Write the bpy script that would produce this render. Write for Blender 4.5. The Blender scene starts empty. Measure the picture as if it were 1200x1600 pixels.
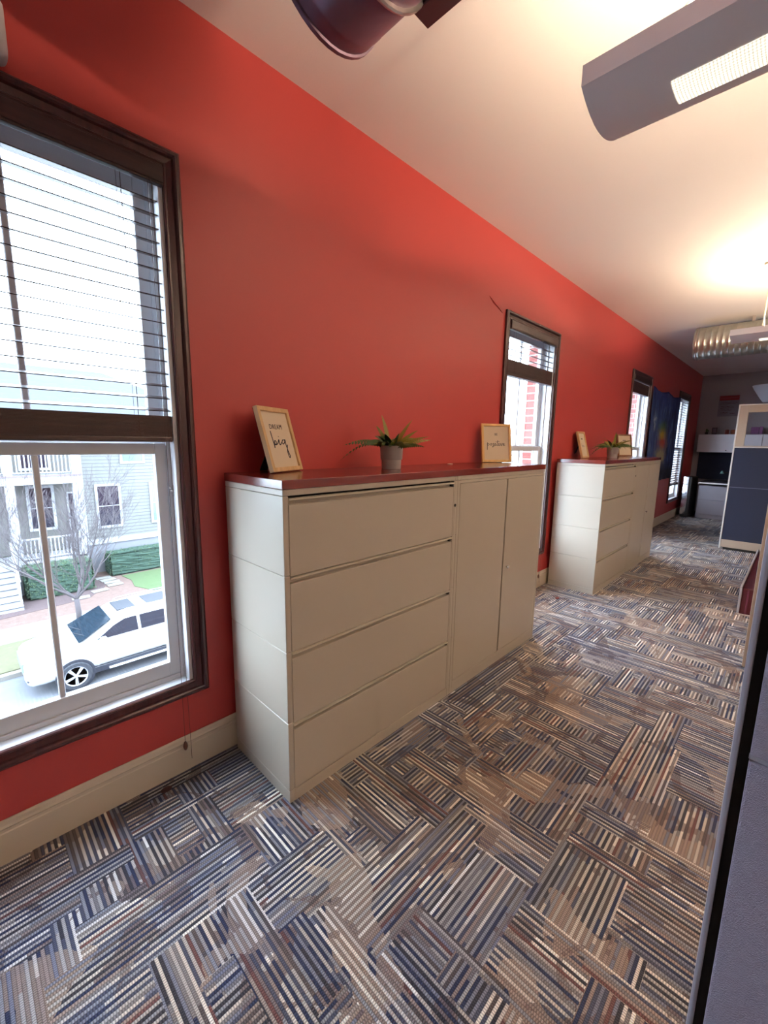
import bpy, bmesh, math, random
from mathutils import Vector, Matrix
random.seed(7)
PI = math.pi
SC = bpy.context.scene
C = SC.collection

# ------------------------------------------------------------------ camera
CAM = dict(f=659.69, x=1.8601, z=1.5031, yaw=0.7754, pitch=0.1634, roll=0.0146)
def make_camera():
    y, p, r = CAM['yaw'], CAM['pitch'], CAM['roll']
    w = Vector((-math.sin(y)*math.cos(p), math.cos(y)*math.cos(p), -math.sin(p)))
    rt = Vector((math.cos(y), math.sin(y), 0)); up = rt.cross(w)
    r2 = rt*math.cos(r)+up*math.sin(r); u2 = up*math.cos(r)-rt*math.sin(r)
    cd = bpy.data.cameras.new('camera'); cd.sensor_width = 36; cd.sensor_fit = 'AUTO'
    cd.lens = CAM['f']*36/1600; cd.clip_start = .02; cd.clip_end = 400
    co = bpy.data.objects.new('camera', cd); C.objects.link(co)
    m = Matrix((r2, u2, -w)).transposed().to_4x4(); m.translation = (CAM['x'], 0, CAM['z'])
    co.matrix_world = m
    SC.camera = co
make_camera()

# ------------------------------------------------------------------ world, exposure
SKY = 13.0
world = bpy.data.worlds.new('overcast_sky'); SC.world = world; world.use_nodes = True
bg = world.node_tree.nodes['Background']
bg.inputs[0].default_value = (0.66, 0.82, 1.0, 1); bg.inputs[1].default_value = SKY
UPLIGHT = 215.0
DOWNLIGHT = 1.1
SC.view_settings.view_transform = 'Standard'; SC.view_settings.look = 'None'
SC.view_settings.gamma = 1; SC.view_settings.use_curve_mapping = False
SC.view_settings.exposure = 0.72
SC.cycles.use_denoising = True
SC.cycles.max_bounces = 10; SC.cycles.diffuse_bounces = 6; SC.cycles.glossy_bounces = 4
SC.cycles.transparent_max_bounces = 16
SC.cycles.sample_clamp_indirect = 4

# ------------------------------------------------------------------ materials
MATS = {}
def L(c):
    f = lambda v: v/12.92 if v <= .04045 else ((v+.055)/1.055)**2.4
    return (f(c[0]/255), f(c[1]/255), f(c[2]/255), 1)
def mat(name, col, rough=.5, metal=0, noise=0, nscale=20, bump=0, bscale=200, emit=0, ecol=None, spec=.5, srgb=True, coat=0):
    if name in MATS: return MATS[name]
    m = bpy.data.materials.new(name); m.use_nodes = True
    nt = m.node_tree; b = nt.nodes['Principled BSDF']
    c = L(col) if srgb else (*col, 1)
    b.inputs['Base Color'].default_value = c
    b.inputs['Roughness'].default_value = rough; b.inputs['Metallic'].default_value = metal
    b.inputs['Specular IOR Level'].default_value = spec; b.inputs['Coat Weight'].default_value = coat
    if emit:
        b.inputs['Emission Color'].default_value = (*(ecol or c[:3]), 1); b.inputs['Emission Strength'].default_value = emit
    tc = nt.nodes.new('ShaderNodeTexCoord')
    if noise:
        n = nt.nodes.new('ShaderNodeTexNoise'); n.inputs['Scale'].default_value = nscale; n.inputs['Detail'].default_value = 4
        nt.links.new(tc.outputs['Object'], n.inputs['Vector'])
        mx = nt.nodes.new('ShaderNodeMix'); mx.data_type = 'RGBA'
        mx.inputs[6].default_value = tuple(v*(1-noise) for v in c[:3])+(1,)
        mx.inputs[7].default_value = tuple(min(1, v*(1+noise)) for v in c[:3])+(1,)
        nt.links.new(n.outputs['Fac'], mx.inputs[0]); nt.links.new(mx.outputs[2], b.inputs['Base Color'])
    if bump:
        n2 = nt.nodes.new('ShaderNodeTexNoise'); n2.inputs['Scale'].default_value = bscale; n2.inputs['Detail'].default_value = 3
        nt.links.new(tc.outputs['Object'], n2.inputs['Vector'])
        bp = nt.nodes.new('ShaderNodeBump'); bp.inputs['Strength'].default_value = bump; bp.inputs['Distance'].default_value = .01
        nt.links.new(n2.outputs['Fac'], bp.inputs['Height']); nt.links.new(bp.outputs[0], b.inputs['Normal'])
    MATS[name] = m
    return m
class NT:
    """tiny node helper"""
    def __init__(s, m): s.nt = m.node_tree; s.b = s.nt.nodes['Principled BSDF']
    def n(s, t, **k):
        nd = s.nt.nodes.new(t)
        for a, v in k.items(): setattr(nd, a, v)
        return nd
    def set(s, sock, v):
        if hasattr(v, 'links') or hasattr(v, 'is_output'): s.nt.links.new(v, sock)
        else: sock.default_value = v
    def m(s, op, a, b=0, c=0):
        nd = s.n('ShaderNodeMath', operation=op)
        for i, v in enumerate((a, b, c)): s.set(nd.inputs[i], v)
        return nd.outputs[0]
    def comb(s, x, y, z=0):
        nd = s.n('ShaderNodeCombineXYZ')
        for i, v in enumerate((x, y, z)): s.set(nd.inputs[i], v)
        return nd.outputs[0]
    def wn(s, v):
        nd = s.n('ShaderNodeTexWhiteNoise', noise_dimensions='3D'); s.set(nd.inputs[0], v); return nd.outputs[0]
    def noise(s, v, sc, det=2, dist=0):
        nd = s.n('ShaderNodeTexNoise'); s.set(nd.inputs['Vector'], v)
        nd.inputs['Scale'].default_value = sc; nd.inputs['Detail'].default_value = det; nd.inputs['Distortion'].default_value = dist
        return nd.outputs['Fac']
    def mixf(s, f, a, b):
        nd = s.n('ShaderNodeMix', data_type='FLOAT'); s.set(nd.inputs[0], f); s.set(nd.inputs[2], a); s.set(nd.inputs[3], b); return nd.outputs[0]
    def mix(s, f, a, b, bt='MIX'):
        nd = s.n('ShaderNodeMix', data_type='RGBA', blend_type=bt); s.set(nd.inputs[0], f); s.set(nd.inputs[6], a); s.set(nd.inputs[7], b); return nd.outputs[2]
    def ramp(s, f, stops, const=False):
        nd = s.n('ShaderNodeValToRGB'); s.set(nd.inputs[0], f); cr = nd.color_ramp
        if const: cr.interpolation = 'CONSTANT'
        while len(cr.elements) < len(stops): cr.elements.new(.5)
        for e, (p, c) in zip(cr.elements, stops): e.position = p; e.color = c
        return nd.outputs[0]
    def xyz(s, kind='Object'):
        tc = s.n('ShaderNodeTexCoord'); sp = s.n('ShaderNodeSeparateXYZ'); s.nt.links.new(tc.outputs[kind], sp.inputs[0])
        return sp.outputs[0], sp.outputs[1], sp.outputs[2], tc.outputs[kind]
    def bump(s, h, st=.3, d=.005):
        nd = s.n('ShaderNodeBump'); nd.inputs['Strength'].default_value = st; nd.inputs['Distance'].default_value = d
        s.set(nd.inputs['Height'], h); s.nt.links.new(nd.outputs[0], s.b.inputs['Normal'])

def carpet_material():
    m = mat('striped_carpet_tile', (90, 85, 85), rough=.95, spec=.15); t = NT(m)
    X, Y, Z, P = t.xyz()
    fl = lambda v: t.m('FLOOR', v)
    # big cells, some of them split, decide which way the stripes run
    def cellrand(sx, sy, off, seed):
        cx = fl(t.m('DIVIDE', t.m('ADD', X, off), sx)); cy = fl(t.m('DIVIDE', t.m('ADD', Y, off*.7), sy))
        return t.wn(t.comb(cx, cy, seed)), cx, cy
    def col_cell(sx, sy, off, seed):
        cx = fl(t.m('DIVIDE', t.m('ADD', X, off), sx)); sh = t.m('MULTIPLY', t.wn(t.comb(cx, seed, 1.7)), sy)
        cy = fl(t.m('DIVIDE', t.m('ADD', Y, sh), sy)); return t.wn(t.comb(cx, cy, seed)), cx, cy
    def row_cell(sx, sy, off, seed):
        cy = fl(t.m('DIVIDE', t.m('ADD', Y, off), sy)); sh = t.m('MULTIPLY', t.wn(t.comb(seed, cy, 2.9)), sx)
        cx = fl(t.m('DIVIDE', t.m('ADD', X, sh), sx)); return t.wn(t.comb(cx, cy, seed)), cx, cy
    ra, ax, ay = col_cell(.23, .31, 0, 1.3)
    rb, bx, by = col_cell(.115, .27, .031, 2.7)
    rc, cx, cy = row_cell(.30, .095, .047, 5.1)
    base = t.m('GREATER_THAN', ra, .5)
    flipb = t.m('GREATER_THAN', rb, .84); flipc = t.m('GREATER_THAN', rc, .80)
    o = t.m('MAXIMUM', base, flipb); o = t.m('MULTIPLY', o, t.m('SUBTRACT', 1.0, flipc))
    across = t.mixf(o, X, Y); along = t.mixf(o, Y, X)
    W = .0096
    si = fl(t.m('DIVIDE', across, W)); sf = t.m('FRACT', t.m('DIVIDE', across, W))
    r1 = t.wn(t.comb(si, o, 9.1))
    # segments along each stripe
    seglen = .34
    sg = fl(t.m('DIVIDE', t.m('ADD', along, t.m('MULTIPLY', r1, .5)), seglen))
    rs = t.wn(t.comb(si, sg, t.m('ADD', o, 3.3)))
    odd = t.m('GREATER_THAN', t.m('FRACT', t.m('MULTIPLY', si, .5)), .25)
    g = lambda *c: L(c)
    dark = t.ramp(rs, [(0, g(42, 50, 78)), (.24, g(70, 74, 92)), (.44, g(84, 76, 76)), (.62, g(56, 56, 64)), (.80, g(100, 64, 62)), (.87, g(118, 114, 114))], True)
    lite = t.ramp(rs, [(0, g(164, 160, 154)), (.25, g(132, 134, 140)), (.45, g(190, 182, 170)), (.62, g(146, 128, 118)), (.74, g(214, 208, 196)), (.84, g(112, 116, 132)), (.965, g(240, 236, 224))], True)
    col = t.mix(odd, dark, lite)
    # patches where the alternation fades to a mid beige-brown (swirl figures of the pattern)
    n1 = t.noise(t.comb(t.m('MULTIPLY', X, 1.0), t.m('MULTIPLY', Y, 1.0), 0), 3.1, 2, .9)
    n2 = t.noise(t.comb(X, Y, 7.0), 5.2, 2, 1.2)
    s1 = t.m('GREATER_THAN', n1, .57); s2 = t.m('GREATER_THAN', n2, .585)
    col = t.mix(t.m('MULTIPLY', t.m('MULTIPLY', s1, t.m('SUBTRACT', 1.0, odd)), .75), col, g(150, 130, 114))
    col = t.mix(t.m('MULTIPLY', t.m('MULTIPLY', s2, odd), .75), col, g(104, 84, 80))
    # tone per block
    rt = t.wn(t.comb(ax, by, 4.4))
    tone = t.ramp(rt, [(0, (.78, .80, .92, 1)), (.5, (1, .98, .96, 1)), (1, (1.0, .90, .84, 1))])
    col = t.mix(1.0, col, tone, 'MULTIPLY')
    # woven loops
    loop = t.m('SINE', t.m('MULTIPLY', t.m('ADD', along, t.m('MULTIPLY', odd, .004)), 2*PI/.0068))
    edge = t.m('SUBTRACT', 1.0, t.m('POWER', t.m('ABSOLUTE', t.m('SUBTRACT', t.m('MULTIPLY', sf, 2.0), 1.0)), 4.0))
    fine = t.noise(t.comb(X, Y, 0), 420, 2); lm = t.m('ADD', .72, t.m('ADD', t.m('MULTIPLY', loop, .24), t.m('MULTIPLY', t.m('SUBTRACT', fine, .5), .5)))
    lm = t.m('MULTIPLY', lm, t.m('ADD', .55, t.m('MULTIPLY', edge, .45)))
    nd = t.n('ShaderNodeHueSaturation'); t.set(nd.inputs['Color'], col); t.set(nd.inputs['Value'], t.m('MULTIPLY', lm, 1.62)); nd.inputs['Saturation'].default_value = .84
    t.nt.links.new(nd.outputs[0], t.b.inputs['Base Color'])
    t.bump(t.m('ADD', t.m('MULTIPLY', loop, .4), edge), .5, .004)
    return m

def wood(name, c1, c2, scale=(6, 60, 60), rough=.35, axis=None, spec=.5, bump=.0):
    if name in MATS: return MATS[name]
    m = mat(name, c1, rough=rough, spec=spec); t = NT(m)
    tc = t.n('ShaderNodeTexCoord'); mp = t.n('ShaderNodeMapping'); mp.inputs['Scale'].default_value = scale
    t.nt.links.new(tc.outputs['Object'], mp.inputs[0])
    f = t.noise(mp.outputs[0], 1.0, 5, .6)
    t.nt.links.new(t.ramp(f, [(.32, L(c1)), (.68, L(c2))]), t.b.inputs['Base Color'])
    if bump: t.bump(f, bump, .002)
    return m

def brick(name, c1, c2, mortar):
    m = mat(name, c1, rough=.9); t = NT(m)
    X, Y, Z, P = t.xyz()
    br = t.n('ShaderNodeTexBrick'); br.inputs['Scale'].default_value = 1
    t.set(br.inputs['Vector'], t.comb(t.m('ADD', X, Y), Z, 0))
    br.inputs['Color1'].default_value = L(c1); br.inputs['Color2'].default_value = L(c2); br.inputs['Mortar'].default_value = L(mortar)
    br.inputs['Mortar Size'].default_value = .006; br.inputs['Brick Width'].default_value = .21; br.inputs['Row Height'].default_value = .075
    t.nt.links.new(br.outputs['Color'], t.b.inputs['Base Color'])
    return m

def glass(name='window_glass', tint=(1, 1, 1), refl=.06):
    if name in MATS: return MATS[name]
    m = bpy.data.materials.new(name); m.use_nodes = True; nt = m.node_tree
    for n in list(nt.nodes):
        if n.type != 'OUTPUT_MATERIAL': nt.nodes.remove(n)
    out = nt.nodes[0]
    tr = nt.nodes.new('ShaderNodeBsdfTransparent'); tr.inputs[0].default_value = (*tint, 1)
    gl = nt.nodes.new('ShaderNodeBsdfGlossy'); gl.inputs['Roughness'].default_value = .03
    mx = nt.nodes.new('ShaderNodeMixShader'); 
    ge = nt.nodes.new('ShaderNodeNewGeometry'); dt = nt.nodes.new('ShaderNodeVectorMath'); dt.operation = 'DOT_PRODUCT'
    nt.links.new(ge.outputs['Incoming'], dt.inputs[0]); nt.links.new(ge.outputs['Normal'], dt.inputs[1])
    def M(op, a, b=None):
        q = nt.nodes.new('ShaderNodeMath'); q.operation = op
        for i, v in enumerate((a, b)):
            if v is None: continue
            if isinstance(v, (int, float)): q.inputs[i].default_value = v
            else: nt.links.new(v, q.inputs[i])
        return q.outputs[0]
    k = M('POWER', M('SUBTRACT', 1.0, M('ABSOLUTE', dt.outputs['Value'])), 5.0)      # Schlick, same from both sides
    nt.links.new(M('ADD', .03, M('MULTIPLY', k, .6)), mx.inputs[0]); nt.links.new(tr.outputs[0], mx.inputs[1]); nt.links.new(gl.outputs[0], mx.inputs[2])
    nt.links.new(mx.outputs[0], out.inputs[0])
    MATS[name] = m
    return m

M_RED = mat('red_wall_paint', (180, 64, 60), rough=.42, bump=.06, bscale=260, spec=.45)
M_CEIL = mat('ceiling_paint', (242, 232, 230), rough=.85, bump=.05, bscale=120)
M_WALLW = mat('pale_wall_paint', (214, 210, 210), rough=.8, bump=.05)
M_BASE = mat('cream_trim_paint', (214, 200, 178), rough=.4)
M_WHITE = mat('white_vinyl', (226, 228, 232), rough=.35)
M_DARKW = wood('dark_walnut', (58, 30, 32), (78, 42, 42), (50, 50, 5), .28)
M_BLIND = wood('dark_blind_wood', (48, 28, 28), (66, 40, 38), (60, 3, 60), .35)
M_METAL = mat('greige_painted_steel', (188, 178, 162), rough=.32, bump=.03, bscale=500)
M_METAL_D = mat('black_fittings_and_gap_shade', (24, 22, 22), rough=.7)  # black fittings, also the painted shade behind drawer and door gaps
M_CHERRY = wood('cherry_laminate', (104, 38, 32), (118, 46, 37), (30, 2.5, 30), .16, spec=.7)
M_OAK = wood('light_oak', (206, 170, 118), (226, 194, 142), (40, 40, 8), .45)
M_GOLD = wood('yellow_oak', (226, 184, 110), (240, 204, 134), (40, 40, 8), .4)
M_PAPER = mat('cream_paper', (226, 212, 186), rough=.9)
M_INK = mat('black_ink', (34, 28, 40), rough=.8)
M_BLACK = mat('black_card', (16, 15, 18), rough=.6)
M_POT = mat('grey_ceramic', (172, 166, 164), rough=.55)
M_SOIL = mat('dark_soil', (32, 24, 18), rough=1)
M_LEAF = mat('fern_green', (52, 78, 30), rough=.5, noise=.35, nscale=25)
M_LEAF2 = mat('fern_yellow_green', (116, 118, 40), rough=.5, noise=.25, nscale=25)
M_CHROME = mat('chrome', (200, 200, 200), rough=.15, metal=1)
M_GLASS = glass()

# ------------------------------------------------------------------ mesh builder
class MB:
    def __init__(s): s.bm = bmesh.new()
    def _merge(s, b):
        me = bpy.data.meshes.new('tmp'); b.to_mesh(me); b.free(); s.bm.from_mesh(me); bpy.data.meshes.remove(me)
    def box(s, lo, hi, bev=0, rot=None, piv=None, seg=1):
        b = bmesh.new(); bmesh.ops.create_cube(b, size=1)
        lo, hi = Vector(lo), Vector(hi)
        sz = hi-lo; ce = (lo+hi)/2
        for v in b.verts: v.co = Vector((v.co.x*sz.x, v.co.y*sz.y, v.co.z*sz.z))+ce
        if bev: bmesh.ops.bevel(b, geom=b.edges[:], offset=min(bev, min(abs(q) for q in sz)*.45), segments=seg, affect='EDGES', profile=.6)
        if rot is not None: bmesh.ops.rotate(b, verts=b.verts, cent=piv or ce, matrix=rot)
        s._merge(b); return s
    def poly(s, pts, faces):
        vs = [s.bm.verts.new(p) for p in pts]
        for f in faces:
            try: s.bm.faces.new([vs[i] for i in f])
            except ValueError: pass
        return s
    def prism(s, pts2, axis, a, b, bev=0):
        """closed 2D outline extruded along axis from a to b"""
        def P(p, t):
            if axis == 'x': return (t, p[0], p[1])
            if axis == 'y': return (p[0], t, p[1])
            return (p[0], p[1], t)
        n = len(pts2)
        t = bmesh.new()
        va = [t.verts.new(P(p, a)) for p in pts2]; vb = [t.verts.new(P(p, b)) for p in pts2]
        t.faces.new(va); t.faces.new(vb[::-1])
        for i in range(n): t.faces.new((va[i], va[(i+1) % n], vb[(i+1) % n], vb[i]))
        if bev: bmesh.ops.bevel(t, geom=t.edges[:], offset=bev, segments=1, affect='EDGES')
        bmesh.ops.recalc_face_normals(t, faces=t.faces)
        s._merge(t); return s
    def tube(s, pts, r, n=8, cap=True):
        pts = [Vector(p) for p in pts]
        if not isinstance(r, (list, tuple)): r = [r]*len(pts)
        rings = []
        up0 = Vector((0, 0, 1))
        for i, p in enumerate(pts):
            d = (pts[min(i+1, len(pts)-1)]-pts[max(i-1, 0)]).normalized()
            u = up0 if abs(d.z) < .95 else Vector((1, 0, 0))
            a = d.cross(u).normalized(); b = d.cross(a)
            rings.append([s.bm.verts.new(p+(a*math.cos(2*PI*k/n)+b*math.sin(2*PI*k/n))*r[i]) for k in range(n)])
        for i in range(len(pts)-1):
            for k in range(n): s.bm.faces.new((rings[i][k], rings[i][(k+1) % n], rings[i+1][(k+1) % n], rings[i+1][k]))
        if cap: s.bm.faces.new(rings[0][::-1]); s.bm.faces.new(rings[-1])
        return s
    def lathe(s, prof, n=28, cen=(0, 0, 0), axis='z'):
        rings = []
        for rr, h in prof:
            ring = []
            for k in range(n):
                c_, s_ = math.cos(2*PI*k/n)*rr, math.sin(2*PI*k/n)*rr
                p = {'z': (c_, s_, h), 'x': (h, c_, s_), 'y': (c_, h, s_)}[axis]
                ring.append(s.bm.verts.new(Vector(p)+Vector(cen)))
            rings.append(ring)
        for i in range(len(prof)-1):
            for k in range(n): s.bm.faces.new((rings[i][k], rings[i][(k+1) % n], rings[i+1][(k+1) % n], rings[i+1][k]))
        for ring, (rr, h) in ((rings[0], prof[0]), (rings[-1], prof[-1])):
            if rr > 1e-4: s.bm.faces.new(ring)
        return s
    def sphere(s, c, r, sub=2, sc=(1, 1, 1)):
        b = bmesh.new(); bmesh.ops.create_icosphere(b, subdivisions=sub, radius=r)
        for v in b.verts: v.co = Vector((v.co.x*sc[0], v.co.y*sc[1], v.co.z*sc[2]))+Vector(c)
        s._merge(b); return s
    def build(s, name, material, parent=None, smooth=False, fix=True):
        if fix: bmesh.ops.recalc_face_normals(s.bm, faces=s.bm.faces[:])
        me = bpy.data.meshes.new(name); s.bm.to_mesh(me); s.bm.free()
        me.materials.append(material)
        if smooth: me.polygons.foreach_set('use_smooth', [True]*len(me.polygons))
        o = bpy.data.objects.new(name, me); C.objects.link(o)
        if smooth and smooth != 'all':
            try: me.set_sharp_from_angle(angle=math.radians(35))
            except Exception: pass
        if parent: o.parent = parent
        return o
def tag(o, label=None, cat=None, group=None, kind=None):
    if label: o['label'] = label
    if cat: o['category'] = cat
    if group: o['group'] = group
    if kind: o['kind'] = kind
    return o
def empty(name, loc=(0, 0, 0), rz=0):
    o = bpy.data.objects.new(name, None); o.empty_display_size = .1; C.objects.link(o); o.location = loc; o.rotation_euler.z = rz
    return o
def struct(o): o['kind'] = 'structure'; return o
def copy_tree(o, parent=None):
    c = o.copy(); C.objects.link(c); c.parent = parent
    for ch in list(o.children): copy_tree(ch, c)
    return c

# ------------------------------------------------------------------ constants
ZC, YF, YB, XR = 3.11, 12.30, -2.9, 7.4
ZO0, ZO1 = .425, 2.515                       # window opening heights
WINS = [(-.258, .668), (3.335, 4.262), (6.925, 7.852), (10.11, 11.03)]
XE = -.27                                     # outside face of the brick

# ------------------------------------------------------------------ room shell
def wall_with_holes(name, x0, x1, material, y0, y1, z0, z1):
    mb = MB(); y = y0
    for a, b in WINS:
        mb.box((x0, y, z0), (x1, a, z1)); mb.box((x0, a, z0), (x1, b, ZO0-.025)); mb.box((x0, a, ZO1), (x1, b, z1)); y = b
    mb.box((x0, y, z0), (x1, y1, z1))
    return struct(mb.build(name, material))
wall_with_holes('wall_left', -.15, 0, M_RED, YB, YF, 0, ZC)
M_BRICK = brick('red_brick', (122, 66, 60), (138, 80, 72), (150, 146, 140))
wall_with_holes('wall_exterior', XE, -.1505, M_BRICK, YB-.2, YF+.2, -5.0, ZC+.4)
struct(MB().box((-.14, YB, -.2), (XR, YF, 0)).build('floor', carpet_material()))
struct(MB().box((-.14, YB-.1, ZC), (XR, YF+.1, ZC+.2)).build('ceiling', M_CEIL))
struct(MB().box((0, YF, 0), (XR, YF+.15, ZC)).build('wall_far', mat('far_wall_paint', (160, 154, 162), rough=.8)))
struct(MB().box((0, YB-.15, 0), (XR, YB, ZC)).build('wall_back', M_WALLW))
struct(MB().box((XR, YB-.15, 0), (XR+.15, YF+.15, ZC)).build('wall_right', M_WALLW))
bprof = [(0, 0), (.016, 0), (.016, .118), (.013, .122), (.013, .132), (.0155, .138), (.011, .146), (.009, .156), (.005, .163), (0, .163)]
struct(MB().prism(bprof, 'y', YB, YF).build('baseboard_left', M_BASE))
# wall and ceiling blemishes
sc = MB(); sc.tube([(.0, 3.02, 2.62), (.0, 3.08, 2.59), (.001, 3.16, 2.565), (.001, 3.22, 2.54)], [.003, .009, .006, .001], 6)

# ------------------------------------------------------------------ windows
def sweep_rect(mb, y0, y1, z0, z1, prof):
    """mitred picture-frame casing; prof = (outward, protrusion)"""
    n = len(prof); rings = []
    for (cy, cz, sy, sz) in ((y0, z0, -1, -1), (y1, z0, 1, -1), (y1, z1, 1, 1), (y0, z1, -1, 1)):
        rings.append([mb.bm.verts.new((v, cy+sy*u, cz+sz*u)) for u, v in prof])
    for i in range(4):
        a, b = rings[i], rings[(i+1) % 4]
        for k in range(n-1): mb.bm.faces.new((a[k], a[k+1], b[k+1], b[k]))
CAS = [(0, -.002), (0, .012), (.004, .016), (.009, .016), (.013, .010), (.034, .013), (.038, .022), (.044, .027), (.054, .027), (.059, .021), (.064, .017), (.064, -.002)]
def window(i, y0, y1):
    w = empty('window_%d' % i, (0, (y0+y1)/2, ZO0)); struct(w)
    def rel(o): o.location = (0, -(y0+y1)/2, -ZO0); o.parent = w; return o
    mb = MB(); sweep_rect(mb, y0, y1, ZO0, ZO1, CAS); c = rel(mb.build('casing', M_DARKW)); c['label'] = 'dark brown moulded wooden casing'
    f = MB()                                   # white liner and frame
    f.box((-.148, y0, ZO0), (-.001, y0+.016, ZO1), .001); f.box((-.148, y1-.016, ZO0), (-.001, y1, ZO1), .001)
    f.box((-.148, y0, ZO1-.016), (-.001, y1, ZO1), .001); f.box((-.200, y0, ZO0-.024), (-.001, y1, ZO0), .001)
    for ya, yb in ((y0+.016, y0+.030), (y1-.030, y1-.016)):
        f.box((-.150, ya, ZO0), (-.142, yb, ZO1), .001); f.box((-.104, ya, ZO0), (-.099, yb, ZO1)); f.box((-.062, ya, ZO0), (-.054, yb, ZO1), .001)
        f.box((-.150, min(ya, yb), ZO0), (-.056, min(ya, yb)+.004 if ya < (y0+y1)/2 else yb, ZO1)) if False else None
    f.box((-.150, y0+.016, ZO0), (-.055, y1-.016, ZO0+.02), .002)
    rel(f.build('window_frame', M_WHITE))
    def sash(name, xa, xb, z0, z1, st, rb, rt):
        s = MB(); a, b = y0+.030, y1-.030
        s.box((xa, a, z0), (xb, a+st, z1), .002); s.box((xa, b-st, z0), (xb, b, z1), .002)
        s.box((xa+.0005, a+st, z0), (xb-.0005, b-st, z0+rb), .002); s.box((xa+.0005, a+st, z1-rt), (xb-.0005, b-st, z1), .002)
        m = (y0+y1)/2
        s.box((xa+.010, m-.0105, z0+rb), (xb-.006, m+.0105, z1-rt), .003)
        o = rel(s.build(name, M_WHITE))
        xg = (xa+xb)/2
        g = MB().box((xg-.002, a+st-.004, z0+rb-.004), (xg+.002, b-st+.004, z1-rt+.004)).build('glass_pane', M_GLASS, o)
        return o
    sash('lower_sash', -.097, -.064, ZO0+.020, 1.487, .043, .064, .046)
    sash('upper_sash', -.140, -.106, 1.445, ZO1-.02, .043, .050, .060)
    cl = MB()
    for dz, dy in ((0, 0), (.012, -.006), (-.010, .008)): cl.sphere((-.045, y1-.022+dy, 1.285+dz), .006, 2)
    cl.box((-.05, y1-.018, 1.262), (-.04, y1-.014, 1.308))
    rel(cl.build('cord_cleat', mat('clear_plastic', (235, 238, 240), rough=.1)))
for i, (a, b) in enumerate(WINS): window(i+1, a, b)

# ------------------------------------------------------------------ blinds
def blind(y0, y1, zstack_top, zstack_bot, label, cords=True):
    t = empty('venetian_blind', (-.028, (y0+y1)/2, ZO1)); t['label'] = label; t['category'] = 'blind'; t['group'] = 'dark wooden blinds along the red wall'
    off = Vector((.028, -(y0+y1)/2, -ZO1))
    def P(mb, name, m=M_BLIND, parent=t, **k):
        o = mb.build(name, m, parent, **k)
        if parent is t: o.location = off
        return o
    P(MB().box((.001, y0+.003, 2.440), (.026, y1-.003, 2.513), .004, seg=2).box((.026, y0+.003, 2.448), (.029, y1-.003, 2.504), .001), 'valance')
    P(MB().box((-.052, y0+.020, 2.470), (-.004, y1-.020, 2.498), .002), 'headrail')
    z = 2.397; tilt = Matrix.Rotation(math.radians(14), 3, 'Y')
    slm = None
    while z > zstack_top+.012:
        if slm is None:
            s = MB().box((-.025, y0+.020, -.0018), (.025, y1-.020, .0018), .0006, rot=tilt, piv=Vector((0, (y0+y1)/2, 0)))
            o = s.build('slat', M_BLIND, t); slm = o.data
        else:
            o = bpy.data.objects.new('slat', slm); C.objects.link(o); o.parent = t
        o.location = off+Vector((-.028, 0, z)); z -= .0485
    st = MB(); n = max(4, int((zstack_top-zstack_bot-.024)/.0043)); 
    st.box((-.050, y0+.0205, zstack_bot+.018), (-.006, y1-.0205, zstack_top-.004))
    for k in range(n):
        zz = zstack_bot+.020+k*(zstack_top-zstack_bot-.024)/n
        dz = (zstack_top-zstack_bot-.024)/n; st.box((-.053+random.uniform(-.0008, .0008), y0+.020, zz+.0001), (-.003+random.uniform(-.0008, .0008), y1-.020, zz+dz-.0001), .0006)
    P(st, 'slat_stack')
    P(MB().box((-.054, y0+.020, zstack_bot), (-.002, y1-.020, zstack_bot+.020), .004, seg=2), 'bottom_rail')
    for yy in (y0+.14, y1-.14):
        cd = MB()
        for xx in (-.055, -.0015): cd.tube([(xx, yy, 2.47), (xx, yy, zstack_bot+.02)], .0007, 5)
        cd.tube([(-.028, yy+.006, 2.47), (-.028, yy+.006, zstack_top)], .0007, 5)
        for k in range(5):                      # slack loops in front of the stack
            zz = zstack_top-.006-k*(zstack_top-zstack_bot-.03)/5
            cd.tube([(-.0015, yy-.010, zz), (.001, yy, zz-.012), (-.0015, yy+.014, zz-.004), (.001, yy+.022, zz-.018)], .0007, 5)
        P(cd, 'ladder_cord', mat('brown_cord', (84, 62, 58), rough=.9))
    if cords:
        c = MB().tube([(.030, y1-.060, 2.45), (.031, y1-.058, 1.4), (.033, y1-.064, .155)], .0009, 5)
        c.tube([(.030, y1-.048, 2.45), (.031, y1-.045, 1.4), (.034, y1-.040, .060)], .0009, 5)
        pc = P(c, 'pull_cord', mat('brown_cord', (84, 62, 58), rough=.9))
        ta = MB().lathe([(.0005, .160), (.004, .157), (.0085, .145), (.010, .134), (.0075, .122), (.003, .115), (.0005, .114)], 14, (.033, y1-.064, 0))
        ta.build('tassel', mat('brown_tassel_wood', (92, 50, 36), rough=.4), pc, smooth='all')
blind(*WINS[0], 1.600, 1.492, 'dark blind in the big near window, half raised above the parked car')
blind(*WINS[1], 2.215, 2.080, 'dark blind gathered in the upper part of the window behind the BE positive frame')
blind(*WINS[2], 2.435, 2.275, 'fully raised dark blind at top of the window left of the blue wall hanging', False)
blind(*WINS[3], .735, .700, 'lowered slatted blind on the far window right of the blue wall hanging', False)

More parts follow.
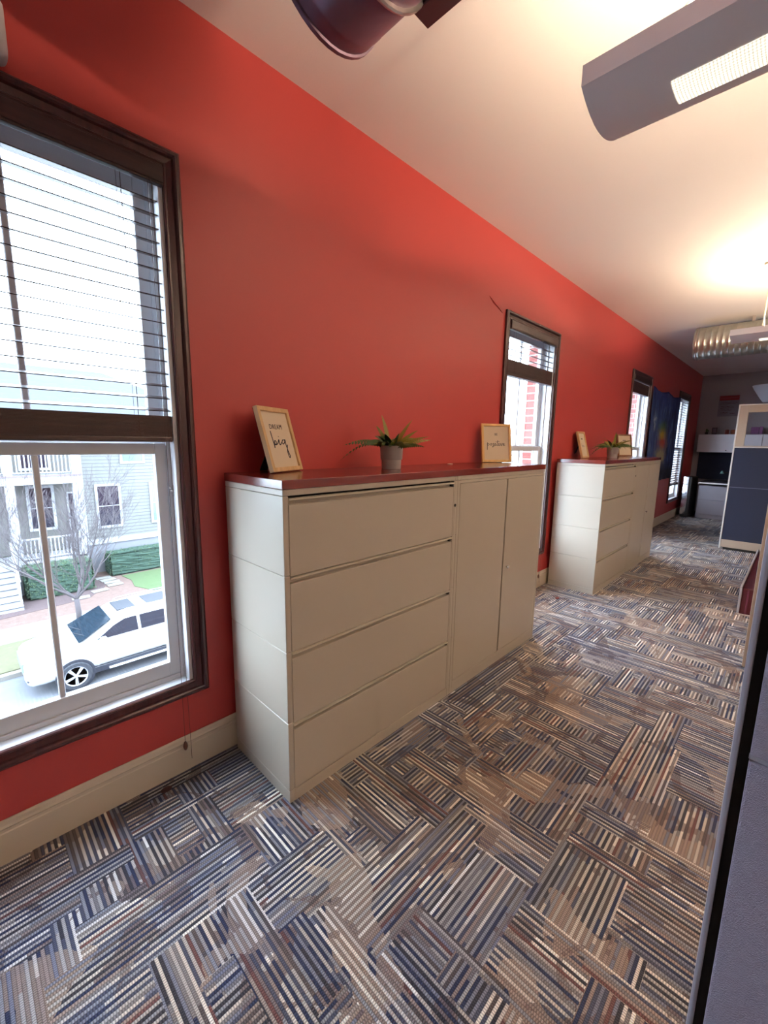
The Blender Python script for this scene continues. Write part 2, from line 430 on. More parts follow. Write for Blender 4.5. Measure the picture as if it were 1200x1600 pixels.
# ------------------------------------------------------------------ filing cabinets
D, XB = .508, .040
ZS = [0, .056, .367, .676, .990, 1.300, 1.3245]
def shell(mb, ya, yb, segs, front_in):
    mb.box((XB, ya+.02, .003), (D-front_in-.004, yb-.02, 1.324))
    for a, b in zip(segs[:-1], segs[1:]):
        g = .0008
        mb.box((XB, ya, a+g), (D, ya+.024, b-g), .0018); mb.box((XB, yb-.024, a+g), (D, yb, b-g), .0018)
def lateral_file(y0, label):
    y1 = y0+1.121
    t = empty('filing_cabinet', (0, y0, 0)); tag(t, label, 'filing cabinet', 'four-drawer lateral files')
    o = Vector((0, -y0, 0))
    mb = MB(); shell(mb, y0, y1, ZS, .034)
    mb.box((D-.03, y0+.024, 1.3005), (D-.0005, y1-.024, 1.3242), .001); mb.box((D-.03, y0+.024, .0), (D-.0008, y1-.024, .0525), .001)
    b = mb.build('body', M_METAL, t); b.location = o
    MB().box((D-.0375, y0+.0242, .054), (D-.033, y1-.0242, 1.2995)).build('gap_shade_sheet', M_METAL_D, t).location = o  # black sheet painting the shade seen through the drawer gaps
    ya, yb = y0+.0255, y1-.0355
    mb = MB().box((D-.03, yb+.0015, .054), (D-.0005, y1-.0241, 1.2995), .001)     # wider right stile
    s = mb.build('lock_stile', M_METAL, t); s.location = o
    for zt, zb in ((1.265, .985), (.955, .673), (.643, .360), (.329, .056)):
        m = MB().box((D-.032, ya, zb), (D-.0005, yb, zt), .0018)
        m.prism([(D-.018, zt-.001), (D-.021, zt+.003), (D-.022, zt+.022), (D-.032, zt+.022), (D-.032, zt-.001)], 'y', ya, yb)
        d = m.build('drawer', M_METAL, t); d.location = o
        h = MB()
        h.box((D-.022, ya, zt+.0212), (D+.003, yb, zt+.0256), .0015).box((D-.0005, ya, zt+.0180), (D+.003, yb, zt+.0256), .001)
        hh = h.build('handle', mat('bright_steel_lip', (236, 228, 208), rough=.3), d); hh['label'] = 'long recessed pull with a bright lip'
        MB().box((D-.019, yb-.016, zt+.004), (D-.004, yb-.002, zt+.021), .001).build('catch', M_METAL_D, d)
    k = MB().lathe([(.0085, D-.003), (.0085, D+.002), (.006, D+.0035), (0.0001, D+.0035)], 16, (0, y1-.018, 1.162), 'x')
    l = k.build('lock', M_METAL_D, t); l.location = o
    return t
def storage_cabinet(y0, label):
    y1 = y0+1.118
    t = empty('storage_cabinet', (0, y0, 0)); tag(t, label, 'storage cabinet', 'two-door storage cabinets')
    o = Vector((0, -y0, 0))
    mb = MB(); shell(mb, y0, y1, [0, 1.300, 1.3245], .034)
    mb.box((D-.03, y0+.024, 1.3005), (D-.0005, y1-.024, 1.3242), .001); mb.box((D-.03, y0+.024, .0), (D-.0008, y1-.024, .076), .001)
    mb.box((D-.03, y0+.024, 1.283), (D-.001, y1-.024, 1.299), .001)
    mb.build('body', M_METAL, t).location = o
    MB().box((D-.0375, y0+.0242, .077), (D-.033, y1-.0242, 1.2825)).build('gap_shade_sheet', M_METAL_D, t).location = o  # black sheet painted as shade around the doors
    mid = y0+.562
    for a, b, s in ((y0+.0265, mid-.006, 0), (mid+.010, y1-.0265, 1)):
        m = MB().box((D-.026, a, .0785), (D+.0, b, 1.2805), .0018)
        d = m.build('door', M_METAL, t); d.location = o
        if s:
            k = MB().lathe([(.006, D-.002), (.006, D+.006), (.0105, D+.010), (.0105, D+.016), (.007, D+.0185), (.0001, D+.0185)], 18, (0, a+.042, .678), 'x')
            k.build('knob', M_CHROME, d, smooth=True)
        else:
            e = MB().box((D-.026, b+.0005, .0785), (D-.012, b+.0155, 1.2805)).build('edge_channel', mat('dark_channel', (92, 84, 78), rough=.5), d)
    return t
def worktop(y0, y1, label):
    m = MB().box((XB-.004, y0, 1.3247), (D+.002, y1, 1.360), .0022, seg=2)
    return tag(m.build('worktop', M_CHERRY), label, 'worktop', 'cherry worktops on the cabinets')
YC = .8427
for k, (w1, w2, w3) in enumerate((
    ('greige steel lateral file with four wide drawers, the nearest cabinet, beside the big window', 'greige steel two-door storage cabinet under the BE positive frame, joined to the nearest lateral file', 'dark cherry-red worktop across the near pair of cabinets, carrying the DREAM big frame'),
    ('greige steel lateral file standing farther along the wall, behind the near cabinets, bright pale side', 'greige steel two-door storage cabinet at the far end of the farther cabinet run', 'cherry-red worktop on the farther pair of cabinets beside the third window'))):
    y0 = YC+k*3.587
    lateral_file(y0, w1); storage_cabinet(y0+1.1225, w2); worktop(y0-.002, y0+2.243, w3)

# ------------------------------------------------------------------ lettering
def text_mesh(name, s, size, parent, mat_, loc, squeeze=1.0):
    """flat letters lying in the local (u right, v up) plane of a frame"""
    cu = bpy.data.curves.new(name, 'FONT'); cu.body = s; cu.size = size; cu.align_x = 'CENTER'; cu.extrude = .0004; cu.space_character = 1.15
    tmp = bpy.data.objects.new('tmp', cu); C.objects.link(tmp)
    dg = bpy.context.evaluated_depsgraph_get(); me = bpy.data.meshes.new_from_object(tmp.evaluated_get(dg)); bpy.data.objects.remove(tmp)
    for v in me.vertices: v.co = Vector((v.co.x*squeeze+loc[0], -(v.co.z+loc[2]), v.co.y+loc[1]))
    me.materials.clear(); me.materials.append(mat_); me.name = name
    o = bpy.data.objects.new(name, me); C.objects.link(o); o.parent = parent
    return o
def smooth_path(p, n=6):
    out = []; P = [p[0]]+list(p)+[p[-1]]
    for i in range(1, len(P)-2):
        a, b, c, d = P[i-1], P[i], P[i+1], P[i+2]
        for k in range(n):
            t = k/n
            out.append(tuple(.5*((2*b[j])+(-a[j]+c[j])*t+(2*a[j]-5*b[j]+4*c[j]-d[j])*t*t+(-a[j]+3*b[j]-3*c[j]+d[j])*t**3) for j in (0, 1)))
    out.append(tuple(p[-1])); return out
GL = {  # cursive strokes, x-height 1, (width, strokes)
 'b': (1.0, [[(.05, 2.6), (.10, 1.2), (.16, .0), (.15, -.6), (.24, .2), (.42, .75), (.62, .55), (.50, .12), (.30, .10), (.45, -.02), (.80, .2), (1., .6)]]),
 'i': (.55, [[(.0, .6), (.18, .95), (.12, .2), (.25, .0), (.55, .45)], [(.22, 1.5), (.25, 1.62)]]),
 'g': (1.0, [[(.65, .85), (.35, .95), (.10, .5), (.22, .12), (.55, .45), (.72, 1.0), (.70, .0), (.80, -1.2), (.95, -2.2), (.80, -2.55), (.68, -1.9), (.72, -1.1), (.85, -.4), (1., .0)]]),
 'p': (.9, [[(.12, 1.2), (.08, .2), (.0, -1.5)], [(.06, .1), (.25, .75), (.5, .8), (.6, .4), (.4, .05), (.15, .15)]]),
 'o': (.8, [[(.35, .8), (.08, .5), (.2, .08), (.5, .25), (.48, .7), (.32, .82), (.5, .6), (.8, .62)]]),
 's': (.7, [[(.05, .5), (.45, 1.0), (.25, .6), (.5, .15), (.25, -.35), (-.1, -.5), (.1, -.1), (.7, .4)]]),
 't': (.6, [[(.42, 2.0), (.25, .9), (.18, .15), (.3, .0), (.6, .4)], [(-.15, 1.35), (.35, 1.45), (.95, 1.6)]]),
 'v': (.8, [[(.0, .7), (.15, .85), (.25, .1), (.35, .0), (.55, .5), (.65, .95), (.8, .8)]]),
 'e': (.7, [[(.0, .3), (.35, .5), (.42, .85), (.2, .85), (.08, .35), (.3, .0), (.7, .35)]]),
}
def ribbon(mb, pts, w, dep=.0006):
    n = len(pts)
    vs = []
    for i, p in enumerate(pts):
        a = pts[max(0, i-1)]; b = pts[min(n-1, i+1)]
        dx, dz = b[0]-a[0], b[1]-a[1]; l = math.hypot(dx, dz) or 1
        ww = w*(.55+.45*abs(dz/l))
        nx, nz = -dz/l*ww/2, dx/l*ww/2
        vs.append((mb.bm.verts.new((p[0]+nx, -dep, p[1]+nz)), mb.bm.verts.new((p[0]-nx, -dep, p[1]-nz))))
    for a, b in zip(vs[:-1], vs[1:]): mb.bm.faces.new((a[0], a[1], b[1], b[0]))
def script(word, x0, z0, sx, sz, w, parent, dep):
    mb = MB(); x = x0
    for ch in word:
        wd, st = GL[ch]
        for s in st: ribbon(mb, smooth_path([(x+p[0]*sx, z0+p[1]*sz) for p in s]), w, dep)
        x += wd*sx
    o = mb.build('lettering', M_INK, parent, fix=False); return o

# ------------------------------------------------------------------ picture frames
def picture_frame(A, th, lean, w, h, wd, dp, wood_m, label, content):
    t = empty('picture_frame', A); tag(t, label, 'picture frame')
    t.rotation_euler = (0, 0, 0)
    # local axes: x along the base, z up the face, -y toward the viewer
    A = Vector(A)+Vector((0, 0, dp*math.sin(lean)+.0003))
    t.matrix_world = Matrix.Translation(A) @ Matrix.Rotation(th, 4, 'Z') @ Matrix.Rotation(-lean, 4, 'X')
    f = MB()
    f.box((0, 0, 0), (wd, dp, h), .001); f.box((w-wd, 0, 0), (w, dp, h), .001)
    f.box((wd, .0003, 0), (w-wd, dp, wd), .001); f.box((wd, .0003, h-wd), (w-wd, dp, h), .001)
    f.build('frame', wood_m, t)
    MB().box((wd-.001, .010, wd-.001), (w-wd+.001, .012, h-wd+.001)).build('print', M_PAPER, t)
    MB().box((.004, dp, .004), (w-.004, dp+.004, h-.004)).build('back_board', M_BLACK, t)
    # easel leg reaching the worktop behind the frame
    ca, sa = math.cos(lean), math.sin(lean)
    top = Vector((w/2, dp+.004, h*.60)); foot_d = .115
    zf = (-(dp+foot_d)*sa)/ca*0
    Yf, Zf = dp+foot_d, 0
    Zf = math.tan(lean)*(Yf-dp)     # height in local z that meets the worktop plane
    bm = MB(); a0 = Vector((w/2, dp+.004, h*.62)); a1 = Vector((w/2, Yf, Zf+.001))
    pts = [a0+Vector((-.012, 0, 0)), a0+Vector((.012, 0, 0)), a1+Vector((.030, 0, 0)), a1+Vector((-.030, 0, 0))]
    q = pts+[p+Vector((0, .003, .002)) for p in pts]
    bm.poly([tuple(p) for p in q], [(0, 1, 2, 3), (7, 6, 5, 4), (0, 4, 5, 1), (1, 5, 6, 2), (2, 6, 7, 3), (3, 7, 4, 0)])
    bm.build('easel_leg', M_BLACK, t)
    content(t, w, h)
    return t
def c_big(t, w, h):
    text_mesh('lettering', 'DREAM', .031, t, M_INK, (w/2-.006, h*.665, -.0094), .9)
    script('big', w/2-.060, h*.42, .046, .0245, .0066, t, -.0094)
def c_pos(t, w, h):
    text_mesh('lettering', 'BE', .026, t, M_INK, (w/2, h*.70, -.0094), .85)
    script('positive', w/2-.078, h*.43, .0275, .0215, .0040, t, -.0094)
def scribble(t, w, h):
    mb = MB()
    for k in range(5): mb.box((w/2-.026+k*.011, .0092, h*.70), (w/2-.020+k*.011, .0098, h*.745))
    p = [(w/2-.05+.011*k, h*.42+(.028 if k % 2 else -.004)*(1.4 if k in (1, 6) else .7)) for k in range(10)]
    ribbon(mb, smooth_path(p), .003, -.0094)
    mb.build('lettering', M_INK, t, fix=False)
ZT = 1.3606
picture_frame((.214, .986, ZT), 2.008, .273, .25, .30, .020, .022, M_OAK, 'light wood frame with DREAM big print at the near end of the first worktop', c_big)
picture_frame((.095, 2.885, ZT), 1.001, .181, .25, .30, .018, .020, M_GOLD, 'yellow wood frame with BE positive print, at the far end of the first worktop', c_pos)
picture_frame((.130, 4.890, ZT), 1.634, .263, .25, .30, .020, .022, M_OAK, 'light wood frame seen almost edge-on at the near end of the farther worktop', scribble)
picture_frame((.092, 6.300, ZT), 1.100, .196, .25, .30, .018, .020, wood('brown_oak', (120, 84, 58), (146, 106, 74), (40, 40, 8), .45), 'brown wood frame with a small print, right of the farther potted fern', scribble)

# ------------------------------------------------------------------ potted ferns
def frond_mesh(ln, arch, droop, wid, seed, m, parent, az, base):
    rnd = random.Random(seed); mb = MB(); N = 16
    pts = []
    ca, sa = math.cos(az), math.sin(az)
    for i in range(N+1):
        s = i/N
        r = ln*(s*math.cos(arch)+.18*s*s); z = ln*(s*math.sin(arch)) - droop*ln*s**2.2
        pts.append(Vector((base[0]+ca*r, base[1]+sa*r, base[2]+z)))
    mb.tube([tuple(p) for p in pts], [.0014*(1-.7*i/N) for i in range(N+1)], 5)
    roll = rnd.uniform(.25, .95)*(1 if sa*.7+ca*.7 > 0 else -1)       # blades tip over to one side
    side = Vector((-sa*math.cos(roll), ca*math.cos(roll), math.sin(roll)))
    for i in range(2, N+1):
        s = i/N; w = wid*math.sin(PI*min(1, .16+s*.84))**.7*(1.02-.55*s)
        d = (pts[i]-pts[i-1]).normalized()
        for sg in (-1, 1):
            tip = pts[i]+side*sg*w+d*w*.45-Vector((0, 0, w*.15)); q = pts[i]-d*(ln/N*.55); r2 = pts[i]+d*(ln/N*.30)
            mid = (pts[i]+tip)/2
            up = Vector((0, 0, .0012))
            a, b, c_, e = [mb.bm.verts.new(v) for v in (q, mid-d*.0062+up, tip, mid+d*.0062+up)]
            f = mb.bm.verts.new(r2)
            mb.bm.faces.new((a, b, c_, e, f))
    return mb.build('frond', m, parent, fix=False)
def fern(x, y, label, sd, spec, pot_r=.060, pot_h=.125):
    t = empty('potted_fern', (x, y, ZT)); tag(t, label, 'potted plant', 'ferns in grey pots on the worktops')
    k = pot_h/.125
    MB().lathe([(.0001, 0), (pot_r*.86, 0), (pot_r*.88, .003), (pot_r*.90, .050*k), (pot_r*.985, .0515*k), (pot_r*1.0, .053*k), (pot_r*1.05, pot_h), (pot_r*.98, pot_h), (pot_r*.94, pot_h-.012), (.0001, pot_h-.012)], 36).build('pot', M_POT, t, smooth=True)
    MB().lathe([(.0001, pot_h-.009), (pot_r*.5, pot_h-.006), (pot_r*.93, pot_h-.011)], 20).build('soil', M_SOIL, t)
    rnd = random.Random(sd)
    for (az, ln, arch, droop, yl) in spec:
        frond_mesh(ln, arch, droop, .023+rnd.random()*.005, int(rnd.random()*1e6), M_LEAF2 if yl else M_LEAF, t, az, (math.cos(az)*.022, math.sin(az)*.022, pot_h-.010))
# camera is toward (+x,-y); image-right is about +y/+x, image-left is -y/-x
def az_img(right, depth):           # direction from an image-right amount and an away amount
    y = CAM['yaw']; v = Vector((math.cos(y), math.sin(y)))*right+Vector((-math.sin(y), math.cos(y)))*depth
    return math.atan2(v.y, v.x)
spec1 = [(az_img(-1, -.15), .245, .50, .78, 0), (az_img(-1, -.3), .225, .40, .35, 0), (az_img(-1, .1), .20, .55, .40, 0), (az_img(-1, -.9), .13, .75, .55, 0), (az_img(-.5, -1), .12, .9, .70, 0),
         (az_img(-.2, .2), .185, 1.42, .02, 1), (az_img(.45, .3), .185, 1.10, .05, 1), (az_img(-.7, .5), .14, 1.12, .05, 1), (az_img(.8, .2), .15, .85, .12, 1),
         (az_img(1, -.2), .175, .55, .18, 1), (az_img(1, .25), .19, .40, .16, 1), (az_img(1, -.6), .16, .34, .30, 0), (az_img(.5, -1), .13, .7, .55, 0),
         (az_img(.1, -1), .12, 1.0, .62, 1), (az_img(-.1, -1), .10, .6, .55, 0), (az_img(.2, 1), .15, .7, .3, 0), (az_img(-.6, 1), .12, .8, .3, 0), (az_img(.9, .9), .12, .6, .3, 0),
         (az_img(.9, -.9), .13, .35, .30, 0), (az_img(-.9, -.4), .11, 1.0, .3, 0), (az_img(-.3, -.6), .11, 1.2, .3, 0), (az_img(.3, -.6), .11, 1.2, .25, 0)]
rs_ = random.Random(9)
spec1 += [(az_img(math.cos(a), math.sin(a)), rs_.uniform(.09, .14), rs_.uniform(.5, 1.3), rs_.uniform(.2, .6), k % 4 == 0) for k, a in enumerate([i*.45 for i in range(14)])]
fern(.245, 1.700, 'small fern in a pale grey pot between the DREAM big and BE positive frames', 3, spec1)
spec2 = [(az_img(math.cos(a), math.sin(a)), .19+.07*random.random(), .55+.25*random.random(), .55+.25*random.random(), k % 3 == 0) for k, a in enumerate([i*.52 for i in range(13)])]
spec2 += [(az_img(math.cos(a), math.sin(a)), .13, 1.1, .3, True) for a in (0, 1.2, 2.4, 3.6, 4.8)] + [(az_img(.1, .1), .19, 1.5, 0, True), (az_img(-1, 0), .24, .55, .95, 0), (az_img(1, 0), .27, .35, .42, 0)]
spec2 += [(az_img(math.cos(a), math.sin(a)), rs_.uniform(.12, .21), rs_.uniform(.45, 1.2), rs_.uniform(.35, .8), k % 3 == 0) for k, a in enumerate([i*.37 for i in range(17)])]
fern(.270, 5.420, 'bushy drooping fern in a pale grey pot on the farther worktop', 5, spec2)

# paper crumb on the worktop, scraps on the carpet
tag(MB().box((.10, 2.42, ZT), (.125, 2.45, ZT+.004), .001).build('paper_scrap', mat('scrap_paper', (236, 214, 190), rough=.9)), 'tiny pale paper scrap lying on the first worktop between fern and frame', 'scrap')
tag(MB().sphere((.075, .500, .007), .010, 2, (1.6, 2.4, .7)).build('carpet_crumb', mat('brown_scrap', (60, 34, 34), rough=.8)), 'small dark brown scrap on the carpet below the blind tassel', 'scrap')
tag(MB().sphere((.30, 4.06, .008), .012, 2, (1.4, 2.6, .7)).build('carpet_crumb', mat('red_scrap', (110, 48, 40), rough=.8)), 'small reddish scrap on the carpet between the two cabinet runs', 'scrap')

# ------------------------------------------------------------------ pendant lamps
def perforated(name, strength):
    m = mat(name, (240, 236, 226), rough=.6); t = NT(m); X, Y, Z, P = t.xyz()
    f = lambda v, k: t.m('ABSOLUTE', t.m('SINE', t.m('MULTIPLY', v, k)))
    d = t.m('MULTIPLY', f(X, PI/.0075), f(Y, PI/.0095))
    t.b.inputs['Emission Color'].default_value = (1, .90, .68, 1)
    t.nt.links.new(t.m('ADD', strength*.25, t.m('MULTIPLY', d, strength*1.4)), t.b.inputs['Emission Strength'])
    return m
M_PERF = perforated('lit_perforated_strip', DOWNLIGHT)
M_LAMP = mat('lamp_grey_paint', (240, 240, 246), rough=.5)
M_TUBE = mat('lit_uplight_tube', (255, 240, 210), emit=UPLIGHT, ecol=(1, .82, .57))
def linear_pendant(x0, x1, yc, ze, label, cables, half=.147):
    t = empty('pendant_lamp', (x0, yc, ze)); tag(t, label, 'pendant lamp', 'linear pendant lamps')
    o = Vector((-x0, -yc, -ze))
    b = MB(); n = 14; H = .052
    arc = [(yc+half*(-1+2*k/n), ze-.042*(1-(-1+2*k/n)**2)) for k in range(n+1)]
    out = [(yc-half, ze+H)]+arc+[(yc+half, ze+H)]
    inn = [(yc+half-.006, ze+H)]+[(p[0]*(1-.04)+yc*.04, p[1]+.006) for p in arc[::-1]]+[(yc-half+.006, ze+H)]
    b.prism(out+inn, 'x', x0+.004, x1-.004)
    b.prism(out, 'x', x0, x0+.004); b.prism(out, 'x', x1-.004, x1)
    b.build('housing', M_LAMP, t, smooth=True).location = o
    s = MB()
    zz = lambda y: ze-.042*(1-((y-yc)/half)**2)-.0012
    ya, yb = yc-.052, yc+.052; N = 6
    vs = []
    for k in range(N+1):
        y = ya+(yb-ya)*k/N
        vs.append((s.bm.verts.new((x0+.20, y, zz(y))), s.bm.verts.new((x1-.20, y, zz(y)))))
    for a, c in zip(vs[:-1], vs[1:]): s.bm.faces.new((a[0], a[1], c[1], c[0]))
    s.build('perforated_strip', M_PERF, t).location = o
    MB().tube([(x0+.12, yc, ze+.032), (x1-.12, yc, ze+.032)], .016, 12).build('tube', M_TUBE, t, smooth=True).location = o
    c = MB()
    for cx in cables:
        c.tube([(cx, yc, ze+.17), (cx, yc, ZC)], .0055, 8)
        c.tube([(cx, yc, ze+.17), (cx+.004, yc-half+.01, ze+H-.004)], .003, 6); c.tube([(cx, yc, ze+.17), (cx+.004, yc+half-.01, ze+H-.004)], .003, 6)
        c.lathe([(.05, ZC-.02), (.05, ZC-.0005)], 20, (cx, yc, 0))
    c.build('hanging_cable', mat('cream_cable', (236, 226, 200), rough=.5), t).location = o
linear_pendant(1.285, 3.75, 1.503, 2.50, 'grey linear pendant lamp with glowing perforated strip, at top right near the camera', (1.50, 3.5))
linear_pendant(1.250, 3.75, 5.215, 2.50, 'thin lit linear pendant lamp in front of the far silver duct', (1.46, 3.5))
linear_pendant(4.40, 6.90, 1.503, 2.50, 'added fill lamp in line with the nearest one, farther right beyond the picture edge', (4.65, 6.65))  # unseen lamp, added to throw warm light on the cabinet fronts
linear_pendant(4.40, 6.90, 5.215, 2.50, 'added fill lamp in line with the far lit one, farther right beyond the picture edge', (4.65, 6.65))  # second unseen lamp, also added to brighten the cabinet fronts
t = empty('bowl_pendant', (1.41, 9.2, 2.22)); tag(t, 'unlit pale grey bowl pendant lamp above the navy partition', 'pendant lamp')
MB().lathe([(.10, 0), (.115, .0), (.165, .07), (.245, .20), (.275, .26), (.268, .262), (.235, .20), (.155, .075), (.095, .012), (.0001, .010)], 32).build('shade', mat('pale_grey_shade', (196, 200, 214), rough=.4), t, smooth=True)
MB().tube([(0, 0, .01), (0, 0, .30)], .006, 8).tube([(0, 0, .30), (0, 0, ZC-2.22-.0005)], .0035, 8).build('hanging_cable', mat('cream_cable', (236, 226, 200)), t)

# ------------------------------------------------------------------ ducts
def duct(x0, x1, yc, zc, r, m, label, rings, register=None, rib=.0035, pitch=.062):
    t = empty('air_duct', (x0, yc, zc)); tag(t, label, 'duct')
    b = MB(); prof = [(r-.010, 0.004), (r, 0)]
    L_ = x1-x0; x = .0
    prof += [(r+.006, 0), (r+.006, .012), (r, .014)]
    x = .05
    while x < L_-.05:
        prof += [(r, x), (r+rib, x+.006), (r, x+.012)]; x += pitch
    prof += [(r, L_), (.0001, L_)]
    b.lathe(prof, 40, (0, 0, 0), 'x').build('pipe', m, t, smooth=True)
    MB().lathe([(.0001, .004), (r-.010, .004)], 40, (0, 0, 0), 'x').build('end_cap', m, t)
    for q in rings:
        MB().lathe([(r+.002, q), (r+.010, q), (r+.012, q+.006), (r+.010, q+.012), (r+.002, q+.012)], 40, (0, 0, 0), 'x').build('joint_ring', mat('dull_silver', (176, 164, 160), rough=.3, metal=.9), t, smooth=True)
    if register:
        MB().box((register[0]-x0, r*.86, -r*.60), (x1-x0-.2, r*1.20, -r*.30), .003).build('register', mat('bronze_register', (70, 42, 46), rough=.4, metal=.4), t)
    st = MB()
    for q in (x0+.55, x0+2.2):
        st.box((q-x0, -.012, r), (q-x0+.03, .012, ZC-zc-.0005))
    st.build('strap', mat('dull_silver', (176, 164, 160), rough=.3, metal=.9), t)
M_BRONZE = mat('dark_bronze_duct', (112, 88, 104), rough=.36, metal=.6, noise=.25, nscale=9, bump=.15, bscale=14)
M_SILV = mat('galvanised_duct', (178, 178, 172), rough=.30, metal=.9, noise=.2, nscale=14, bump=.35, bscale=20)
duct(.720, 3.8, .900, 2.842, .197, M_BRONZE, 'dark bronze round duct hanging from the ceiling at the top edge', (.205,), (.90,), .0012, .9)
duct(.655, 5.1, 7.130, 2.850, .198, M_SILV, 'silver corrugated round duct hanging below the far ceiling', (.02,))

# rounded box high on the wall above the near window
tag(MB().box((0.0005, -.16, 2.587), (.075, .242, 2.745), .028, seg=4).build('wall_fixture', mat('pale_grey_plastic', (196, 186, 190), rough=.45), None, smooth=True), 'pale grey rounded box mounted high on the red wall above the near window', 'wall fixture')

# ------------------------------------------------------------------ partitions
M_FAB = mat('grey_lilac_fabric', (166, 160, 178), rough=.95, bump=.5, bscale=420, noise=.12, nscale=90)
M_NAVY = mat('navy_fabric', (34, 42, 66), rough=.95, bump=.4, bscale=320, noise=.15, nscale=60)
M_TRIMG = mat('light_grey_trim', (168, 168, 180), rough=.35)
M_BEIGE = mat('beige_trim', (188, 174, 158), rough=.45)
def partition_near():
    t = empty('partition', (1.832, 1.0, 0)); tag(t, 'grey fabric partition with light edge trim, closest to the camera at right', 'partition')
    o = (-1.832, -1.0, 0)
    MB().box((1.832, .972, .02), (1.8425, 1.032, 1.66), .004, seg=2).box((1.8425, .975, 1.63), (2.95, 1.029, 1.66), .003).build('edge_trim', M_TRIMG, t, smooth=True).location = o
    MB().box((1.8425, .992, .03), (2.95, 1.028, 1.63)).box((1.85, .985, 0), (2.9, 1.02, .03)).build('core', M_METAL_D, t).location = o
    for a, b in ((.10, .930), (.942, 1.62)):
        MB().box((1.8585, .976, a), (2.94, .992, b), .004, seg=2).build('fabric_panel', M_FAB, t).location = o
    MB().box((1.8575, .980, .931), (2.94, .992, .941), .002).build('seam_trim', M_TRIMG, t).location = o
partition_near()
def partition_mid():
    t = empty('partition', (1.737, 3.7, 0)); tag(t, 'partition with a beige end post, just behind the nearest grey partition', 'partition')
    o = (-1.737, -3.7, 0)
    MB().box((1.737, 3.67, .015), (1.768, 3.73, 1.60), .002).build('end_post', M_BEIGE, t).location = o
    MB().box((1.768, 3.665, .015), (1.774, 3.735, 1.60), .001).build('edge_trim', mat('white_trim', (232, 230, 226), rough=.4), t).location = o
    MB().box((1.774, 3.675, .03), (2.9, 3.725, 1.60), .003).build('fabric_panel', M_FAB, t).location = o
partition_mid()
def partition_navy():
    x0, x1, y = 1.122, 2.75, 7.95
    t = empty('partition', (x0, y, 0)); tag(t, 'tall navy fabric partition with a glass top section and beige frame', 'partition')
    o = (-x0, -y, 0); Q = lambda mb, n, m, p=t: setattr(mb.build(n, m, p), 'location', o)
    wt = mat('white_trim', (232, 230, 226), rough=.4)
    Q(MB().box((x0, y-.004, .012), (x0+.018, y+.06, 2.108), .002).box((x0+.018, y-.004, 2.094), (x1, y+.06, 2.108), .002).box((x0+.018, y-.006, 1.500), (x1, y+.0, 1.516), .002), 'edge_trim', wt)
    Q(MB().box((x0+.018, y, .15), (x1, y+.055, .928), .003), 'fabric_panel', M_NAVY)
    Q(MB().box((x0+.018, y, .936), (x1, y+.055, 1.500), .003), 'fabric_panel', M_NAVY)
    Q(MB().box((x0+.018, y+.003, .926), (x1, y+.05, .938)), 'seam_trim', mat('navy_trim', (88, 96, 122), rough=.5))
    Q(MB().box((x0+.018, y, .035), (x1, y+.055, .15), .003), 'base_strip', M_BEIGE)
    Q(MB().box((x0+.05, y+.004, 0), (x1, y+.05, .035)), 'foot', M_METAL_D)
    Q(MB().box((x0+.018, y, 1.516), (x0+.115, y+.055, 2.094), .002).box((x0+.115, y, 1.995), (x1, y+.055, 2.094), .002).box((x0+.115, y, 1.516), (x1, y+.055, 1.530)), 'glass_frame', M_BEIGE)
    Q(MB().box((x0+.115, y+.024, 1.530), (x1, y+.030, 1.995)), 'glass_pane', glass())
partition_navy()

# low cherry shelf unit behind the mid partition
t = empty('low_cabinet', (1.6, 4.92, 0)); tag(t, 'low cherry-red wooden unit on the floor behind the beige-ended partition', 'cabinet')
o = (-1.6, -4.92, 0)
MB().box((1.618, 4.93, .0), (2.5, 6.9, .24), .003).box((1.70, 4.99, .24), (2.5, 6.9, .50), .003).build('body', mat('deep_cherry', (84, 26, 32), rough=.3), t).location = o
MB().box((1.600, 4.92, .0), (1.617, 6.9, .255), .002).build('side_edge', mat('pale_edge', (176, 172, 172), rough=.4), t).location = o
MB().box((1.655, 4.926, .005), (1.668, 4.9295, .23), .001).build('edge_strip', mat('plum_strip', (110, 50, 66), rough=.4), t).location = o

# ------------------------------------------------------------------ far workstation
M_GREYM = mat('cool_grey_metal', (150, 146, 156), rough=.5)
t = empty('overhead_cabinet', (.12, 11.9, 1.39)); tag(t, 'pale grey overhead cabinet on the far wall above the navy tack board', 'cabinet')
MB().box((0, .012, 0), (2.2, .385, .395), .01, seg=2).build('body', M_GREYM, t)
MB().box((.0, 0, .005), (1.09, .012, .39), .006, seg=2).build('door', mat('pale_flip_door', (206, 204, 214), rough=.45), t)
MB().box((1.10, 0, .005), (2.2, .012, .39), .006, seg=2).build('door', mat('pale_flip_door', (176, 174, 184), rough=.45), t)
MB().lathe([(.012, -.006), (.012, .0), (.0001, -.0065)][:2], 14, (.52, 0, .045), 'y').build('lock', M_METAL_D, t)
tag(MB().box((.12, 12.26, .775), (2.3, 12.298, 1.385), .003).build('tack_board', M_NAVY), 'navy fabric tack board on the far wall between counter and overhead cabinet', 'tack board')
t = empty('desk_counter', (.345, 11.07, 0)); tag(t, 'dark counter top with a pale front edge by the far wall', 'counter')
MB().box((0, .02, .735), (2.1, 1.18, .768), .002).build('top', mat('dark_grey_laminate', (66, 62, 74), rough=.4), t)
MB().box((0, 0, .740), (2.1, .02, .768), .004, seg=2).build('front_edge', mat('white_trim', (232, 230, 226)), t)
MB().box((.05, 1.14, 0), (2.08, 1.16, .735)).build('back_panel', M_METAL_D, t)
t = empty('filing_cabinet', (.35, 11.12, 0)); tag(t, 'grey two-drawer lateral file under the dark far counter', 'filing cabinet')
MB().box((0, .02, .0), (.95, .60, .70), .003).build('body', M_GREYM, t)
